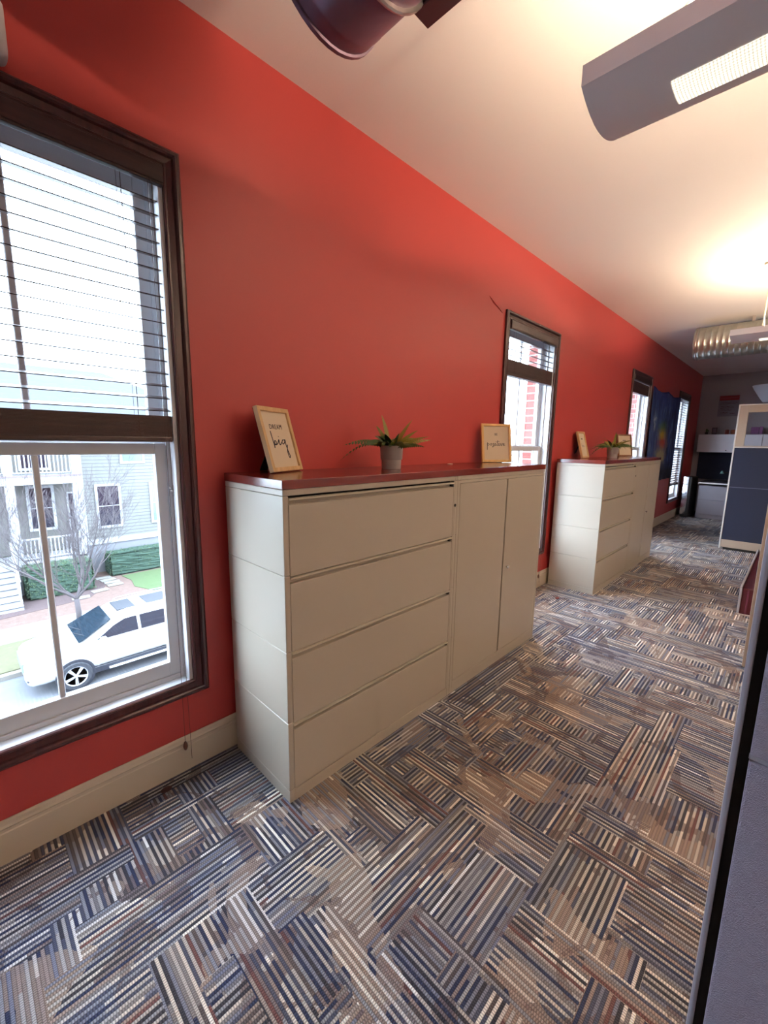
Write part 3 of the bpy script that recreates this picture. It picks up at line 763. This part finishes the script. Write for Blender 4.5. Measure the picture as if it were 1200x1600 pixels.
for a, b in ((.09, .395), (.405, .69)): MB().box((.01, 0, a), (.94, .02, b), .004).build('drawer', M_GREYM, t)
MB().box((.52, -.012, .655), (.62, 0, .675), .003).build('label_holder', mat('white_trim', (232, 230, 226)), t)
# slim black cabinet with a bright front
t = empty('waste_bin', (.085, 10.98, 0), -.14); tag(t, 'tall slim black bin with a glossy silver front by the far window', 'bin')
MB().box((.0, .02, 0), (.16, .40, .875), .03, seg=3).build('body', M_BLACK, t, smooth=True)
MB().box((.012, -.002, .06), (.112, .022, .872), .010, seg=3).build('front', mat('glossy_silver', (226, 230, 240), rough=.12, metal=.9), t, smooth=True)
# small things on the overhead cabinet
ZI = 1.786
t = empty('potted_cactus', (.235, 12.05, ZI)); tag(t, 'tiny dark plant at the left end of the overhead cabinet', 'potted plant')
MB().lathe([(.0001, 0), (.028, 0), (.034, .05), (.0001, .05)], 14).build('pot', mat('dark_pot', (52, 40, 40)), t)
MB().sphere((0, 0, .085), .028, 2, (.7, .7, 1.5)).sphere((.028, 0, .08), .014, 2, (1, 1, 1.6)).build('stem', M_LEAF, t)
t = empty('photo_frame', (.375, 12.05, ZI)); tag(t, 'small purple-brown framed photo on the overhead cabinet, second item from the left', 'picture frame')
MB().box((-.045, 0, 0), (.045, .012, .15), .003).build('frame', mat('plum_frame', (66, 36, 52)), t)
MB().box((-.03, -.002, .02), (.03, 0, .13)).build('print', mat('plum_print', (104, 84, 104)), t)
def mug(x, y, c, label, hh=.10, r=.038):
    t = empty('mug', (x, y, ZI)); tag(t, label, 'mug')
    n = 'mug_%d_%d_%d' % c
    MB().lathe([(.0001, 0), (r*.9, 0), (r, .008), (r, hh), (r*.88, hh), (r*.86, .01), (.0001, .01)], 22).build('cup', mat(n, c, rough=.35), t, smooth=True)
    MB().tube([(r*.95, 0, hh*.8), (r+.024, 0, hh*.75), (r+.026, 0, hh*.35), (r*.95, 0, hh*.22)], .006, 8).build('handle', mat(n, c), t, smooth='all')
mug(.60, 12.04, (120, 50, 46), 'rust-red mug, leftmost of the mugs on the overhead cabinet')
mug(.70, 12.06, (150, 84, 60), 'orange-brown mug between two rust-red ones on the overhead cabinet')
mug(.79, 12.04, (112, 40, 44), 'dark red mug beside the partition edge on the overhead cabinet')
for x, wd, hh, c, lab in ((1.00, .13, .15, (120, 70, 124), 'large mauve box on the overhead cabinet, seen through the glass'), (1.14, .05, .16, (140, 80, 140), 'narrow pinkish-purple box standing right of the mauve box'), (1.26, .10, .14, (96, 84, 98), 'grey-purple box behind the glass top of the partition'), (1.40, .06, .12, (50, 54, 58), 'small dark tin rightmost behind the partition glass')):
    tag(MB().box((x, 12.0, ZI), (x+wd, 12.1, ZI+hh), .006, seg=2).build('storage_box' if wd > .06 else 'small_carton', mat('box_%d' % c[0], c, rough=.6)), lab, 'box')
# desk clutter by the tack board
t = empty('desk_lamp', (.78, 11.9, .769)); tag(t, 'small dark desk lamp with a pale green head on the far counter', 'desk lamp')
MB().lathe([(.0001, 0), (.07, 0), (.07, .012), (.02, .02), (.0001, .02)], 20).build('base', M_BLACK, t)
MB().tube([(0, 0, .02), (.03, 0, .17), (-.13, 0, .20)], .006, 8).build('arm', M_BLACK, t)
MB().lathe([(.012, .22), (.04, .16), (.034, .16), (.008, .21)], 18, (-.15, 0, 0)).build('shade', mat('pale_green_head', (120, 170, 176), rough=.4), t)
t = empty('desk_phone', (.92, 11.7, .769)); tag(t, 'small pale desk phone on the far counter beside the partition edge', 'phone')
MB().box((-.08, -.08, 0), (.08, .08, .05), .01).build('base', M_BLACK, t)
MB().box((-.07, -.09, .05), (-.03, .09, .12), .012, seg=2).build('handset', mat('white_trim', (232, 230, 226)), t)
# poster
t = empty('poster', (.355, YF-.004, 2.19)); tag(t, 'small poster with a red heading hung on the far wall', 'poster')
MB().box((0, 0, 0), (.36, .003, .46), .0005).build('sheet', mat('poster_grey', (128, 122, 134), rough=.7), t)
pm = mat('poster_red', (142, 44, 50), rough=.7)
MB().box((.01, -.001, .35), (.35, 0, .45)).build('heading_block', pm, t)
pr = MB()
rr = random.Random(4)
for z, x0_, x1_ in ((.30, .04, .33), (.27, .02, .30), (.215, .05, .27), (.18, .04, .28), (.14, .06, .24), (.08, .05, .18), (.06, .22, .31)):
    ribbon(pr, smooth_path([(x0_+(x1_-x0_)*k/9, z+rr.uniform(-.008, .008)) for k in range(10)]), .013, .0008)
pr.build('printed_marks', mat('poster_plum', (96, 44, 66), rough=.7), t, fix=False)
pw = MB(); ribbon(pw, smooth_path([(.03+.3*k/9, .40+rr.uniform(-.004, .004)) for k in range(10)]), .022, .0016)
pw.build('heading_marks', mat('poster_pink', (150, 84, 92), rough=.7), t, fix=False)

# ------------------------------------------------------------------ wall hanging
def tapestry():
    m = mat('painted_cloth', (30, 40, 90), rough=.9); q = NT(m); X, Y, Z, P = q.xyz()
    mp = q.n('ShaderNodeMapping'); mp.inputs['Scale'].default_value = (1, 5, 1.6); q.nt.links.new(P, mp.inputs[0])
    n1 = q.noise(mp.outputs[0], 1.3, 5, 1.4)
    base = q.ramp(n1, [(.25, L((20, 24, 60))), (.45, L((30, 48, 110))), (.60, L((62, 88, 140))), (.78, L((130, 142, 160)))])
    topm = q.m('SMOOTH_MIN', q.m('MAXIMUM', q.m('MULTIPLY', q.m('SUBTRACT', Z, -.35), 2.5), 0), 1.0, .1)
    base = q.mix(topm, base, L((24, 30, 104)))
    # warm column in the middle: green above yellow above red, pale below
    g = lambda v, c, s: q.m('POWER', 2.718, q.m('MULTIPLY', q.m('POWER', q.m('DIVIDE', q.m('SUBTRACT', v, c), s), 2.0), -1.0))
    nz = q.noise(P, 6, 4, 1.0)
    Yn = q.m('ADD', Y, q.m('MULTIPLY', q.m('SUBTRACT', nz, .5), .5))
    for yc_, zc_, sy_, sz_, c_ in ((.95, -.62, .20, .10, (60, 92, 66)), (.95, -.76, .18, .09, (176, 150, 52)), (1.0, -.90, .20, .09, (170, 60, 44)), (.95, -1.12, .24, .14, (160, 150, 120)), (1.35, -.95, .10, .2, (120, 100, 110)), (.35, -.55, .05, .12, (150, 160, 176))):
        msk = q.m('MULTIPLY', g(Yn, yc_, sy_), g(Z, zc_, sz_))
        base = q.mix(q.m('MINIMUM', q.m('MULTIPLY', msk, 1.4), 1.0), base, L(c_))
    dk = q.m('MINIMUM', q.m('MAXIMUM', q.m('MULTIPLY', q.m('SUBTRACT', -1.18, Z), 4.0), 0), .85)
    base = q.mix(dk, base, L((16, 18, 34)))
    q.nt.links.new(base, q.b.inputs['Base Color'])
    b = MB(); NY, NZ = 60, 40; W, H = 2.08, 1.56; grid = []
    for j in range(NZ+1):
        row = []
        for i in range(NY+1):
            u, v = i/NY, j/NZ
            sag = .045*math.sin(PI*((u*2) % 1))*(1-v)
            x = .020+.012*math.sin(u*31+v*2)*(.3+.7*v)+.008*math.sin(u*13+1)
            row.append(b.bm.verts.new((x, u*W*(1-.05*v)-.0, -v*H-sag)))
        grid.append(row)
    for j in range(NZ):
        for i in range(NY): b.bm.faces.new((grid[j][i], grid[j][i+1], grid[j+1][i+1], grid[j+1][i]))
    o = b.build('wall_hanging', m, None, smooth='all')
    sm = o.modifiers.new('thick', 'SOLIDIFY'); sm.thickness = .002
    o.location = (.012, 7.935, 2.452)
    tag(o, 'dark blue painted cloth hanging between the two farthest windows, reddish figure in its middle', 'wall hanging')
tapestry()

# ------------------------------------------------------------------ outdoors
G, GY = -5.0, -4.85
def ground(name, x0, x1, z, m, y0=-30, y1=90, th=.3, kind='structure'):
    o = MB().box((x0, y0, z-th), (x1, y1, z)).build(name, m); o['kind'] = kind; return o
M_ASPH = mat('pale_asphalt', (84, 86, 91), rough=.95, noise=.12, nscale=3, bump=.3, bscale=60)
M_CONC = mat('pale_concrete', (100, 97, 92), rough=.9, noise=.08, nscale=4)
M_GRASSD = mat('dry_grass', (74, 73, 52), rough=1, noise=.35, nscale=7, bump=.6, bscale=50)
M_GRASS = mat('fresh_grass', (60, 76, 44), rough=1, noise=.3, nscale=9, bump=.6, bscale=50)
M_MULCH = mat('leaf_mulch', (88, 70, 63), rough=1, noise=.4, nscale=6, bump=.7, bscale=30)
M_MULCHD = mat('dark_mulch', (66, 52, 52), rough=1, noise=.3, nscale=12, bump=.6, bscale=40)
ground('street', -12.75, XE, G, M_ASPH)
ground('trim_curb', -12.95, -12.75, GY-.03, M_CONC)
ground('verge', -15.05, -12.95, GY, M_GRASSD)
sw = ground('pavement', -16.45, -15.05, GY+.005, M_CONC)
ground('trim_mulch_bed', -21.5, -16.45, GY, M_MULCH)
ground('lawn', -60, -21.5, GY, M_GRASS)
jt = MB()
for k in range(-10, 30): jt.box((-16.44, k*1.5+.85, GY+.004), (-15.06, k*1.5+.875, GY+.0065))
o = jt.build('trim_pavement_joints', mat('joint_grey', (120, 116, 116))); struct(o)
def blob(name, pts, z, m, th=.02):
    o = MB().prism(pts, 'z', z-.02, z+th).build(name, m); return o
struct(blob('lawn_patch', [(-20.2, 5.0), (-19.2, 5.15), (-18.2, 5.0), (-17.2, 5.4), (-16.8, 6.2), (-16.7, 30), (-20.3, 30)], GY, M_GRASS))
struct(blob('trim_dark_mulch', [(-21.4, 3.9), (-20.2, 4.6), (-18.9, 4.0), (-17.9, 3.3), (-17.6, 1.2), (-17.3, -1.5), (-17.8, -6), (-21.4, -6)], GY, M_MULCHD, .012))

# stepping stones
STONE_M = mat('stepping_stone', (106, 103, 98), rough=.9, noise=.08)
for k, (x, y) in enumerate(((-20.35, 4.30), (-19.90, 4.38), (-19.45, 4.44), (-19.00, 4.46), (-18.55, 3.80), (-18.10, 3.05))):
    sm_ = MB().box((-.17, -.30, 0), (.17, .30, .03), .012).build('stepping_stone', STONE_M); sm_.location = (x, y, GY+.012); sm_.rotation_euler.z = .15*math.sin(k*2.1)
    tag(sm_, 'flat pale %s in the mulch between the hedges' % ('stepping stone nearest the house', 'second stepping stone from the house', 'third stepping stone from the house', 'fourth stepping stone from the house', 'stepping stone behind the young tree trunk', 'stepping stone nearest the pavement')[k] if k < 99 else '', 'stepping stone', 'stepping stones in the mulch')

def hedge(x0, x1, y0, y1, h, label, seed):
    rnd = random.Random(seed); b = bmesh.new(); bmesh.ops.create_cube(b, size=1)
    for v in b.verts: v.co = Vector(((x0+x1)/2+v.co.x*(x1-x0), (y0+y1)/2+v.co.y*(y1-y0), GY+h/2+v.co.z*h))
    bmesh.ops.bevel(b, geom=b.edges[:], offset=.10, segments=2, affect='EDGES')
    bmesh.ops.subdivide_edges(b, edges=b.edges[:], cuts=3, use_grid_fill=True)
    bmesh.ops.subdivide_edges(b, edges=b.edges[:], cuts=3, use_grid_fill=True)
    b.normal_update()
    for v in b.verts:
        if v.co.z > GY+.02: v.co += v.normal*rnd.uniform(-.035, .035)
    mb = MB(); mb._merge(b)
    t = empty('hedge', ((x0+x1)/2, (y0+y1)/2, GY)); tag(t, label, 'hedge')
    o = mb.build('foliage', mat('hedge_green', (38, 58, 48), rough=.9, noise=.45, nscale=14), t); o.location = (-(x0+x1)/2, -(y0+y1)/2, -GY)
    # leaf sprinkle
    lf = MB()
    for k in range(2600):
        f = rnd.random()
        if f < .45: p = Vector((x1+rnd.uniform(-.02, .05), rnd.uniform(y0, y1), GY+rnd.uniform(.05, h)))
        elif f < .85: p = Vector((rnd.uniform(x0, x1), rnd.uniform(y0, y1), GY+h+rnd.uniform(-.01, .05)))
        else: p = Vector((rnd.uniform(x0, x1), rnd.choice((y0, y1))+rnd.uniform(-.03, .03), GY+rnd.uniform(.05, h)))
        d = Vector((rnd.uniform(-1, 1), rnd.uniform(-1, 1), rnd.uniform(-1, 1)))*.045; e = Vector((rnd.uniform(-1, 1), rnd.uniform(-1, 1), rnd.uniform(-1, 1)))*.03
        lf.bm.faces.new([lf.bm.verts.new(v) for v in (p-d, p+e, p+d)])
    o = lf.build('leaves', mat('hedge_leaf', (62, 80, 54), rough=.8, noise=.3, nscale=9), t, fix=False); o.location = (-(x0+x1)/2, -(y0+y1)/2, -GY)
hedge(-19.95, -18.95, 1.50, 3.72, 1.25, 'clipped green hedge in front of the white porch', 11)
hedge(-21.30, -20.35, 4.60, 10.5, 1.05, 'long low green hedge along the siding wall', 12)

# ---- house across the street
def siding_mat(name, c, c2):
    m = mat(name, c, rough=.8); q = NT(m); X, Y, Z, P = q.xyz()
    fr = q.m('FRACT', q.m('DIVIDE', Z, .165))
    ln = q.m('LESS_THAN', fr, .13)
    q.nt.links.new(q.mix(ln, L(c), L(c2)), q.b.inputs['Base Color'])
    q.bump(fr, .6, .02)
    return m
M_SID = siding_mat('pale_lap_siding', (98, 98, 95), (62, 62, 67))
M_PORCHW = mat('porch_wall_grey', (80, 78, 75), rough=.9)
M_HWHITE = mat('house_white_paint', (130, 131, 135), rough=.7)
M_HGLASS = mat('dark_house_glass', (30, 29, 40), rough=.12, spec=.6)
M_HGLASS2 = mat('pale_house_glass', (84, 98, 112), rough=.15)
M_ROOF = mat('grey_shingles', (46, 49, 54), rough=.95, noise=.25, nscale=5, bump=.3, bscale=30)
def hwin(parent, x, y0, y1, z0, z1, m=M_HGLASS, fw=.11, muntin=True):
    f = MB().box((x, y0, z0), (x+.05, y0+fw, z1)).box((x, y1-fw, z0), (x+.05, y1, z1)).box((x, y0+fw, z0), (x+.05, y1-fw, z0+fw)).box((x, y0+fw, z1-fw), (x+.05, y1-fw, z1))
    if muntin: f.box((x, y0+fw, (z0+z1)/2-.02), (x+.035, y1-fw, (z0+z1)/2+.02))
    o = f.build('window', M_HWHITE, parent)
    MB().box((x-.01, y0+fw, z0+fw), (x+.02, y1-fw, z1-fw)).build('pane', m, o)
def railing(parent, a, b, z0, z1, step=.13, dz=0):
    a, b = Vector(a), Vector(b); n = max(2, int((b-a).length/step)); mb = MB()
    d = (b-a)
    mb.tube([(a.x, a.y, z1), (b.x, b.y, z1+dz)], .045, 4); mb.tube([(a.x, a.y, z0+.08), (b.x, b.y, z0+.08+dz)], .035, 4)
    for k in range(n+1):
        p = a+d*(k/n); q = dz*k/n
        mb.box((p.x-.02, p.y-.022, z0+.08+q), (p.x+.02, p.y+.022, z1+q))
    mb.build('railing', M_HWHITE, parent)
def house():
    t = empty('house', (0, 0, 0)); tag(t, 'pale two-storey house with white porch and balcony across the street', 'house')
    XW, XP = -21.5, -20.0
    MB().box((-31, 3.95, -3.45), (XW, 15, 2.5)).box((-31, -9, -3.45), (XW-.01, 3.95, 2.5)).build('siding_wall', M_SID, t)
    MB().box((-31, 3.95, GY-.1), (XW-.02, 15, -3.45)).build('foundation', mat('pale_foundation', (100, 101, 106), rough=.9, noise=.05, nscale=3), t)
    MB().box((XW, 3.95, -3.47), (XW+.05, 15, -3.22)).box((XW, 3.9, -3.22), (XW+.05, 4.1, 2.5)).build('trim_band', M_HWHITE, t)
    MB().box((XW-.005, -8.9, -3.45), (XW+.012, 3.9, 2.45)).build('porch_wall', M_PORCHW, t)
    hwin(t, XW+.01, 4.50, 5.57, -2.72, -.62); hwin(t, XW+.01, 5.64, 6.72, .31, 2.2, M_HGLASS2); hwin(t, XW+.01, 6.83, 7.95, -2.72, -.64, M_HGLASS2)
    hwin(t, XW+.01, 2.03, 3.0, -2.52, -.55); hwin(t, XW+.01, -.6, .5, -2.52, -.55); hwin(t, XW+.01, 8.9, 9.9, .31, 2.2)
    hwin(t, XW+.01, 1.9, 3.0, .1, 2.1); hwin(t, XW+.01, -.5, .5, .1, 2.1); hwin(t, XW+.01, 3.42, 3.75, -2.9, -.9, M_HGLASS, .06, False)
    # decks
    MB().box((XW, -8.5, -3.62), (XP, 3.75, -3.50)).box((XP-.05, -8.5, -3.85), (XP+.02, 3.78, -3.58)).box((XW, 3.70, -3.85), (XP, 3.78, -3.58)).build('porch_deck', M_HWHITE, t)
    MB().box((XP-.06, -8.5, -3.70), (XP+.01, 1.5, GY)).box((XP-.08, 1.5, GY), (XP-.03, 3.72, -3.85)).build('porch_skirt', mat('skirt_white', (134, 136, 140)), t)
    MB().box((XW, -8.5, -.38), (XP+.02, 3.78, -.06)).build('balcony_deck', M_HWHITE, t)
    MB().box((XP+.0, -8.5, -.07), (XP+.06, 3.82, .0)).build('deck_edge', mat('brown_deck_edge', (92, 80, 82), rough=.8), t)
    for a, b in ((1.30, 1.60), (3.47, 3.74), (-1.6, -1.3), (-4.6, -4.3)):
        MB().box((XP-.26, a, GY if a > 3 else -3.5), (XP, b, -.38)).build('porch_column', M_HWHITE, t)
        MB().box((XP-.24, a+.02, 0), (XP-.02, b-.02, 2.5)).build('balcony_post', M_HWHITE, t)
    railing(t, (XP-.1, 1.62, 0), (XP-.1, 3.46, 0), -3.5, -2.62); railing(t, (XP-.1, -1.28, 0), (XP-.1, -.2, 0), -3.5, -2.62); railing(t, (XW+.1, 3.6, 0), (XP-.27, 3.6, 0), -3.5, -2.62)
    railing(t, (XP-.1, 1.6, 0), (XP-.1, 3.46, 0), .0, 1.0); railing(t, (XP-.1, -1.3, 0), (XP-.1, 1.3, 0), .0, 1.0); railing(t, (XP-.1, -4.3, 0), (XP-.1, -1.6, 0), .0, 1.0)
    # front steps with stair rails
    st = MB()
    for k in range(7): st.box((XP+.02+k*.27, -.2, GY), (XP+.02+(k+1)*.27+.03, 1.30, -3.66-k*.17))
    st.build('steps', M_HWHITE, t)
    gp = MB()
    for k in range(7): gp.box((XP+.05+(k+1)*.27+.012, -.18, -3.66-k*.17-.045), (XP+.05+(k+1)*.27+.02, 1.31, -3.66-k*.17-.02))
    gp.build('step_nosing', mat('step_gap', (50, 52, 60)), t)
    railing(t, (XP+.02, 1.26, 0), (XP+1.9, 1.26, 0), -3.5, -2.62, .13, -1.15); railing(t, (XP+.02, -.2, 0), (XP+1.9, -.2, 0), -3.5, -2.62, .13, -1.15)
    # hip roof
    x0, x1, y0, y1 = -32.0, -20.6, -14.5, 11.3
    xr, za, zb = -26.2, 2.42, 5.05
    r = MB().poly([(x0, y0, za), (x1, y0, za), (x1, y1, za), (x0, y1, za), (xr, y0+5, zb), (xr, 6.25, zb), (x0, y0, za-.15), (x1, y0, za-.15), (x1, y1, za-.15), (x0, y1, za-.15)],
                  [(0, 1, 4), (1, 2, 5, 4), (2, 3, 5), (3, 0, 4, 5), (0, 1, 7, 6), (1, 2, 8, 7), (2, 3, 9, 8), (3, 0, 6, 9), (6, 7, 8, 9)])
    r.build('roof', M_ROOF, t)
    MB().box((x1, y0, za-.20), (x1+.12, y1, za-.03), .02).build('gutter', M_HWHITE, t)
house()
def far_house(y0, y1, label):
    t = empty('house', (0, y0, 0)); tag(t, label, 'house')
    o = (0, -y0, 0)
    def Q(mb, n, m, p=t): x = mb.build(n, m, p); x.location = o; return x
    Q(MB().box((-30, y0, GY-.1), (-21, y1, 1.6)), 'siding_wall', M_SID)
    ym = (y0+y1)/2
    Q(MB().prism([(-30.6, 1.55), (-20.5, 1.55), (-25.5, 4.2)], 'y', y0-.4, y1+.4), 'roof', M_ROOF)
    for ya in (y0+1.2, ym-.5, y1-2.2):
        for z in (-3.2, -.3):
            w = Q(MB().box((-20.99, ya, z), (-20.95, ya+1, z+1.6)), 'window', M_HWHITE)
            MB().box((-20.95, ya+.1, z+.1), (-20.94, ya+.9, z+1.5)).build('pane', M_HGLASS2, w)
far_house(26, 37, 'pale house with a gable roof far down the street, seen through the second window')

# ---- bare trees
def bare_tree(x, y, z, h, seed, label, fork=.95, spread=1.0, depth=5, r0=.085):
    rnd = random.Random(seed)
    t = empty('bare_tree', (x, y, z)); tag(t, label, 'tree')
    tr, br = MB(), MB()
    tr.tube([(0, 0, -.05), (.01, .0, fork*.5), (0, -.02, fork)], [r0*1.15, r0*.95, r0*.85], 10)
    def grow(mb, p, d, ln, r, dep):
        n = 5; pts = [p]; q = Vector(p); dd = Vector(d).normalized()
        for k in range(n):
            dd = (dd+Vector((rnd.uniform(-.14, .14), rnd.uniform(-.14, .14), rnd.uniform(-.02, .12)))).normalized()
            q = q+dd*(ln/n); pts.append(q.copy())
        rad = [max(.0036, r*(1-.55*k/n)) for k in range(n+1)]
        mb.tube([tuple(v) for v in pts], rad, 6 if dep > 3 else 4, cap=False)
        if dep <= 0: return
        for k in range(rnd.choice((3, 4, 4))):
            i = rnd.randint(1, n); b = pts[i]
            ax = Vector((rnd.uniform(-1, 1), rnd.uniform(-1, 1), rnd.uniform(-.2, .5)))
            nd = (dd*1.0+ax*.85*spread).normalized()
            grow(br, b, nd, ln*rnd.uniform(.55, .78), rad[i]*.62, dep-1)
        grow(br, pts[-1], dd, ln*.72, rad[-1]*.9, dep-1)
    base = Vector((0, -.02, fork))
    for a, el, ln in ((2.6, .80, 1.6), (-1.4, .85, 1.9), (1.3, 1.30, 1.9), (-2.0, .70, 1.7), (.9, .80, 1.6)):
        grow(tr, base, (math.cos(a)*math.cos(el), math.sin(a)*math.cos(el), math.sin(el)), ln*h/5.2, r0*.55, depth-1)
    m = mat('pale_bark', (66, 60, 62), rough=.9, noise=.2, nscale=20)
    tr.build('trunk', m, t, smooth='all', fix=False); br.build('branches', m, t, fix=False)
bare_tree(-15.0, 2.47, GY, 5.4, 21, 'bare young street tree standing behind the parked white car', 1.0)
bare_tree(-13.9, 30.5, GY, 8.0, 33, 'large bare tree far down the street, seen through the second window', 1.6, 1.1, 5, .16)

# ---- parked car
def car():
    t = empty('car', (-11.95, .70, G)); tag(t, 'white SUV parked at the kerb outside the near window', 'car')
    PW = mat('white_car_paint', (158, 160, 164), rough=.2, coat=.6); GLS = mat('car_window_glass', (18, 30, 39), rough=.06, spec=.8); BK = mat('car_black_trim', (28, 30, 38), rough=.5); TY = mat('tyre_rubber', (38, 40, 46), rough=.8); AL = mat('alloy_silver', (150, 152, 158), rough=.3, metal=.3)
    HW = .985
    def loop(y, w, z0, z1, e=4.2, n=28):
        out = []
        for k in range(n):
            a = 2*PI*k/n; c_, s_ = math.cos(a), math.sin(a)
            out.append(Vector((w*math.copysign(abs(c_)**(2/e), c_), y, (z0+z1)/2+(z1-z0)/2*math.copysign(abs(s_)**(2/e), s_))))
        return out
    b = MB(); rings = []
    for y, w, z0, z1 in ((.0, .62, .42, .80), (.03, .80, .32, .93), (.12, .91, .27, 1.00), (.35, .965, .26, 1.05), (.9, .985, .28, 1.09), (1.2, .985, .30, 1.12), (1.7, .99, .32, 1.14), (3.2, .99, .32, 1.16), (4.4, .985, .32, 1.18), (4.85, .96, .33, 1.17), (5.05, .90, .38, 1.10), (5.12, .78, .46, .98)):
        rings.append([b.bm.verts.new(v) for v in loop(y, w, z0, z1)])
    for i in range(len(rings)-1):
        n = len(rings[i])
        for k in range(n): b.bm.faces.new((rings[i][k], rings[i][(k+1) % n], rings[i+1][(k+1) % n], rings[i+1][k]))
    b.bm.faces.new(rings[0]); b.bm.faces.new(rings[-1])
    body = b.build('body', PW, t, smooth='all')
    # greenhouse: base ring and roof ring
    def ringz(z, ya, yb, w, e=5, n=40):
        out = []
        for k in range(n):
            a = 2*PI*k/n; c_, s_ = math.cos(a), math.sin(a)
            out.append(Vector((w*math.copysign(abs(c_)**(2/e), c_), (ya+yb)/2+(yb-ya)/2*math.copysign(abs(s_)**(2/e), s_), z)))
        return out
    g = MB(); R = [ringz(1.03, 1.02, 5.02, .93, 7), ringz(1.11, 1.13, 4.99, .925, 7), ringz(1.56, 1.95, 4.72, .77, 6), ringz(1.63, 2.08, 4.62, .73, 5), ringz(1.67, 2.35, 4.4, .62, 4)]
    RV = [[g.bm.verts.new(v) for v in r] for r in R]
    for i in range(len(RV)-1):
        n = len(RV[i])
        for k in range(n): g.bm.faces.new((RV[i][k], RV[i][(k+1) % n], RV[i+1][(k+1) % n], RV[i+1][k]))
    g.bm.faces.new(RV[-1])
    g.build('roof', PW, t, smooth='all')
    def slab(pts, name, m, off=.006, th=.008):
        pts = [Vector(p) for p in pts]; nrm = (pts[1]-pts[0]).cross(pts[2]-pts[0]).normalized()
        q = [p+nrm*off for p in pts]+[p+nrm*(off-th) for p in pts]; n = len(pts)
        MB().poly([tuple(v) for v in q], [tuple(range(n)), tuple(range(2*n-1, n-1, -1))]+[(i, (i+1) % n, n+(i+1) % n, n+i) for i in range(n)]).build(name, m, t)
    slab([(-.80, 1.14, 1.135), (.80, 1.14, 1.135), (.67, 1.93, 1.545), (-.67, 1.93, 1.545)], 'windshield', GLS, .02)
    slab([(.74, 4.97, 1.17), (-.74, 4.97, 1.17), (-.60, 4.75, 1.50), (.60, 4.75, 1.50)], 'rear_window', GLS, .02)
    side = lambda y, z, s: (s*(.928-(z-1.11)*.345), y, z)
    for s in (1, -1):
        w = [[side(1.50, 1.15, s), side(2.52, 1.15, s), side(2.52, 1.53, s), side(2.22, 1.52, s), side(1.95, 1.42, s)], [side(2.60, 1.15, s), side(3.60, 1.15, s), side(3.60, 1.53, s), side(2.60, 1.53, s)], [side(3.70, 1.15, s), side(4.65, 1.17, s), side(4.50, 1.47, s), side(3.70, 1.52, s)]]
        for q in w: slab(q if s > 0 else q[::-1], 'side_window', GLS, .014)
        MB().tube([(s*.68, 2.30, 1.655), (s*.70, 2.45, 1.69), (s*.70, 4.3, 1.69), (s*.68, 4.5, 1.65)], .016, 6).build('roof_rail', mat('rail_grey', (120, 130, 150), rough=.3, metal=.5), t)
        MB().box((s*1.10-.10, 1.56, 1.10), (s*1.10+.10, 1.72, 1.25), .04, seg=3).build('mirror', PW, t, smooth=True)
        MB().box((s*1.00-.02, 1.72, .30), (s*1.00+.055, 3.95, .345), .02, seg=2).build('running_board', mat('running_board_grey', (196, 204, 214), rough=.4), t)
        MB().box((s*.975-.012, 1.35, .27), (s*.975+.018, 4.10, .44), .012).build('sill_trim', BK, t)
        for yh in (2.28, 3.36): MB().box((s*.995-.012, yh, .955), (s*.995+.02, yh+.20, .982), .008).build('door_handle', mat('handle_shade', (176, 182, 196), rough=.4), t)
        dl = MB()
        for yl in (1.48, 2.55, 3.62): dl.box((s*.9885-.002, yl, .46), (s*.9885+.0035, yl+.008, 1.16))
        dl.build('door_seam', mat('seam_grey', (170, 180, 196)), t)
        for yw in (.98, 4.0):
            MB().lathe([(.0001, s*.80), (.43, s*.80), (.43, s*.995), (.40, s*1.0), (.0001, s*1.0)], 32, (0, yw, .375), 'x').build('wheel_arch', BK, t)
            w = MB().lathe([(.23, s*.80), (.34, s*.80), (.365, s*.84), (.365, s*1.0), (.345, s*1.025), (.25, s*1.025), (.24, s*.99), (.0001, s*.97)], 36, (0, yw, .365), 'x').build('wheel', TY, t, smooth=True)
            rm = MB().lathe([(.235, s*1.012), (.255, s*1.030), (.262, s*1.012)], 36, (0, yw, .365), 'x')
            for k in range(10):
                a = 2*PI*k/10+(.12 if k % 2 else -.12)
                c_, s_ = math.cos(a), math.sin(a); c2, s2 = math.cos(a+(.10 if k % 2 else -.10)), math.sin(a+(.10 if k % 2 else -.10))
                rm.tube([(s*1.012, yw+c_*.03, .365+s_*.03), (s*1.018, yw+c2*.245, .365+s2*.245)], [.020, .016], 6)
            rm.sphere((s*1.01, yw, .365), .05, 2, (.4, 1, 1))
            rm.build('rim', AL, w)
        slab([(s*.62, .045, .76), (s*.84, .10, .74), (s*.955, .38, .86), (s*.90, .30, .93), (s*.66, .10, .88)][::(1 if s > 0 else -1)], 'headlight', mat('headlight_glass', (176, 196, 214), rough=.1), .055, .05)
        MB().sphere((s*.76, .045, .50), .06, 2, (1.3, .5, .7)).build('fog_light', BK, t)
    MB().box((-.50, -.035, .62), (.50, .05, .88), .03, seg=2).build('grille', mat('grille_grey', (120, 134, 160), rough=.3, metal=.5), t)
    MB().box((-.40, 2.14, 1.640), (.40, 2.62, 1.682), .01).build('sunroof', BK, t)
    MB().box((-.40, 2.92, 1.640), (.40, 3.60, 1.682), .01).build('sunroof', BK, t)
    MB().tube([(-.55, 1.15, 1.165), (.1, 1.30, 1.245)], .008, 5).tube([(.0, 1.14, 1.165), (.6, 1.30, 1.245)], .008, 5).build('wiper', BK, t)
car()

# small wall scuff near the second window
o = sc.build('trim_scuff', M_RED); struct(o)
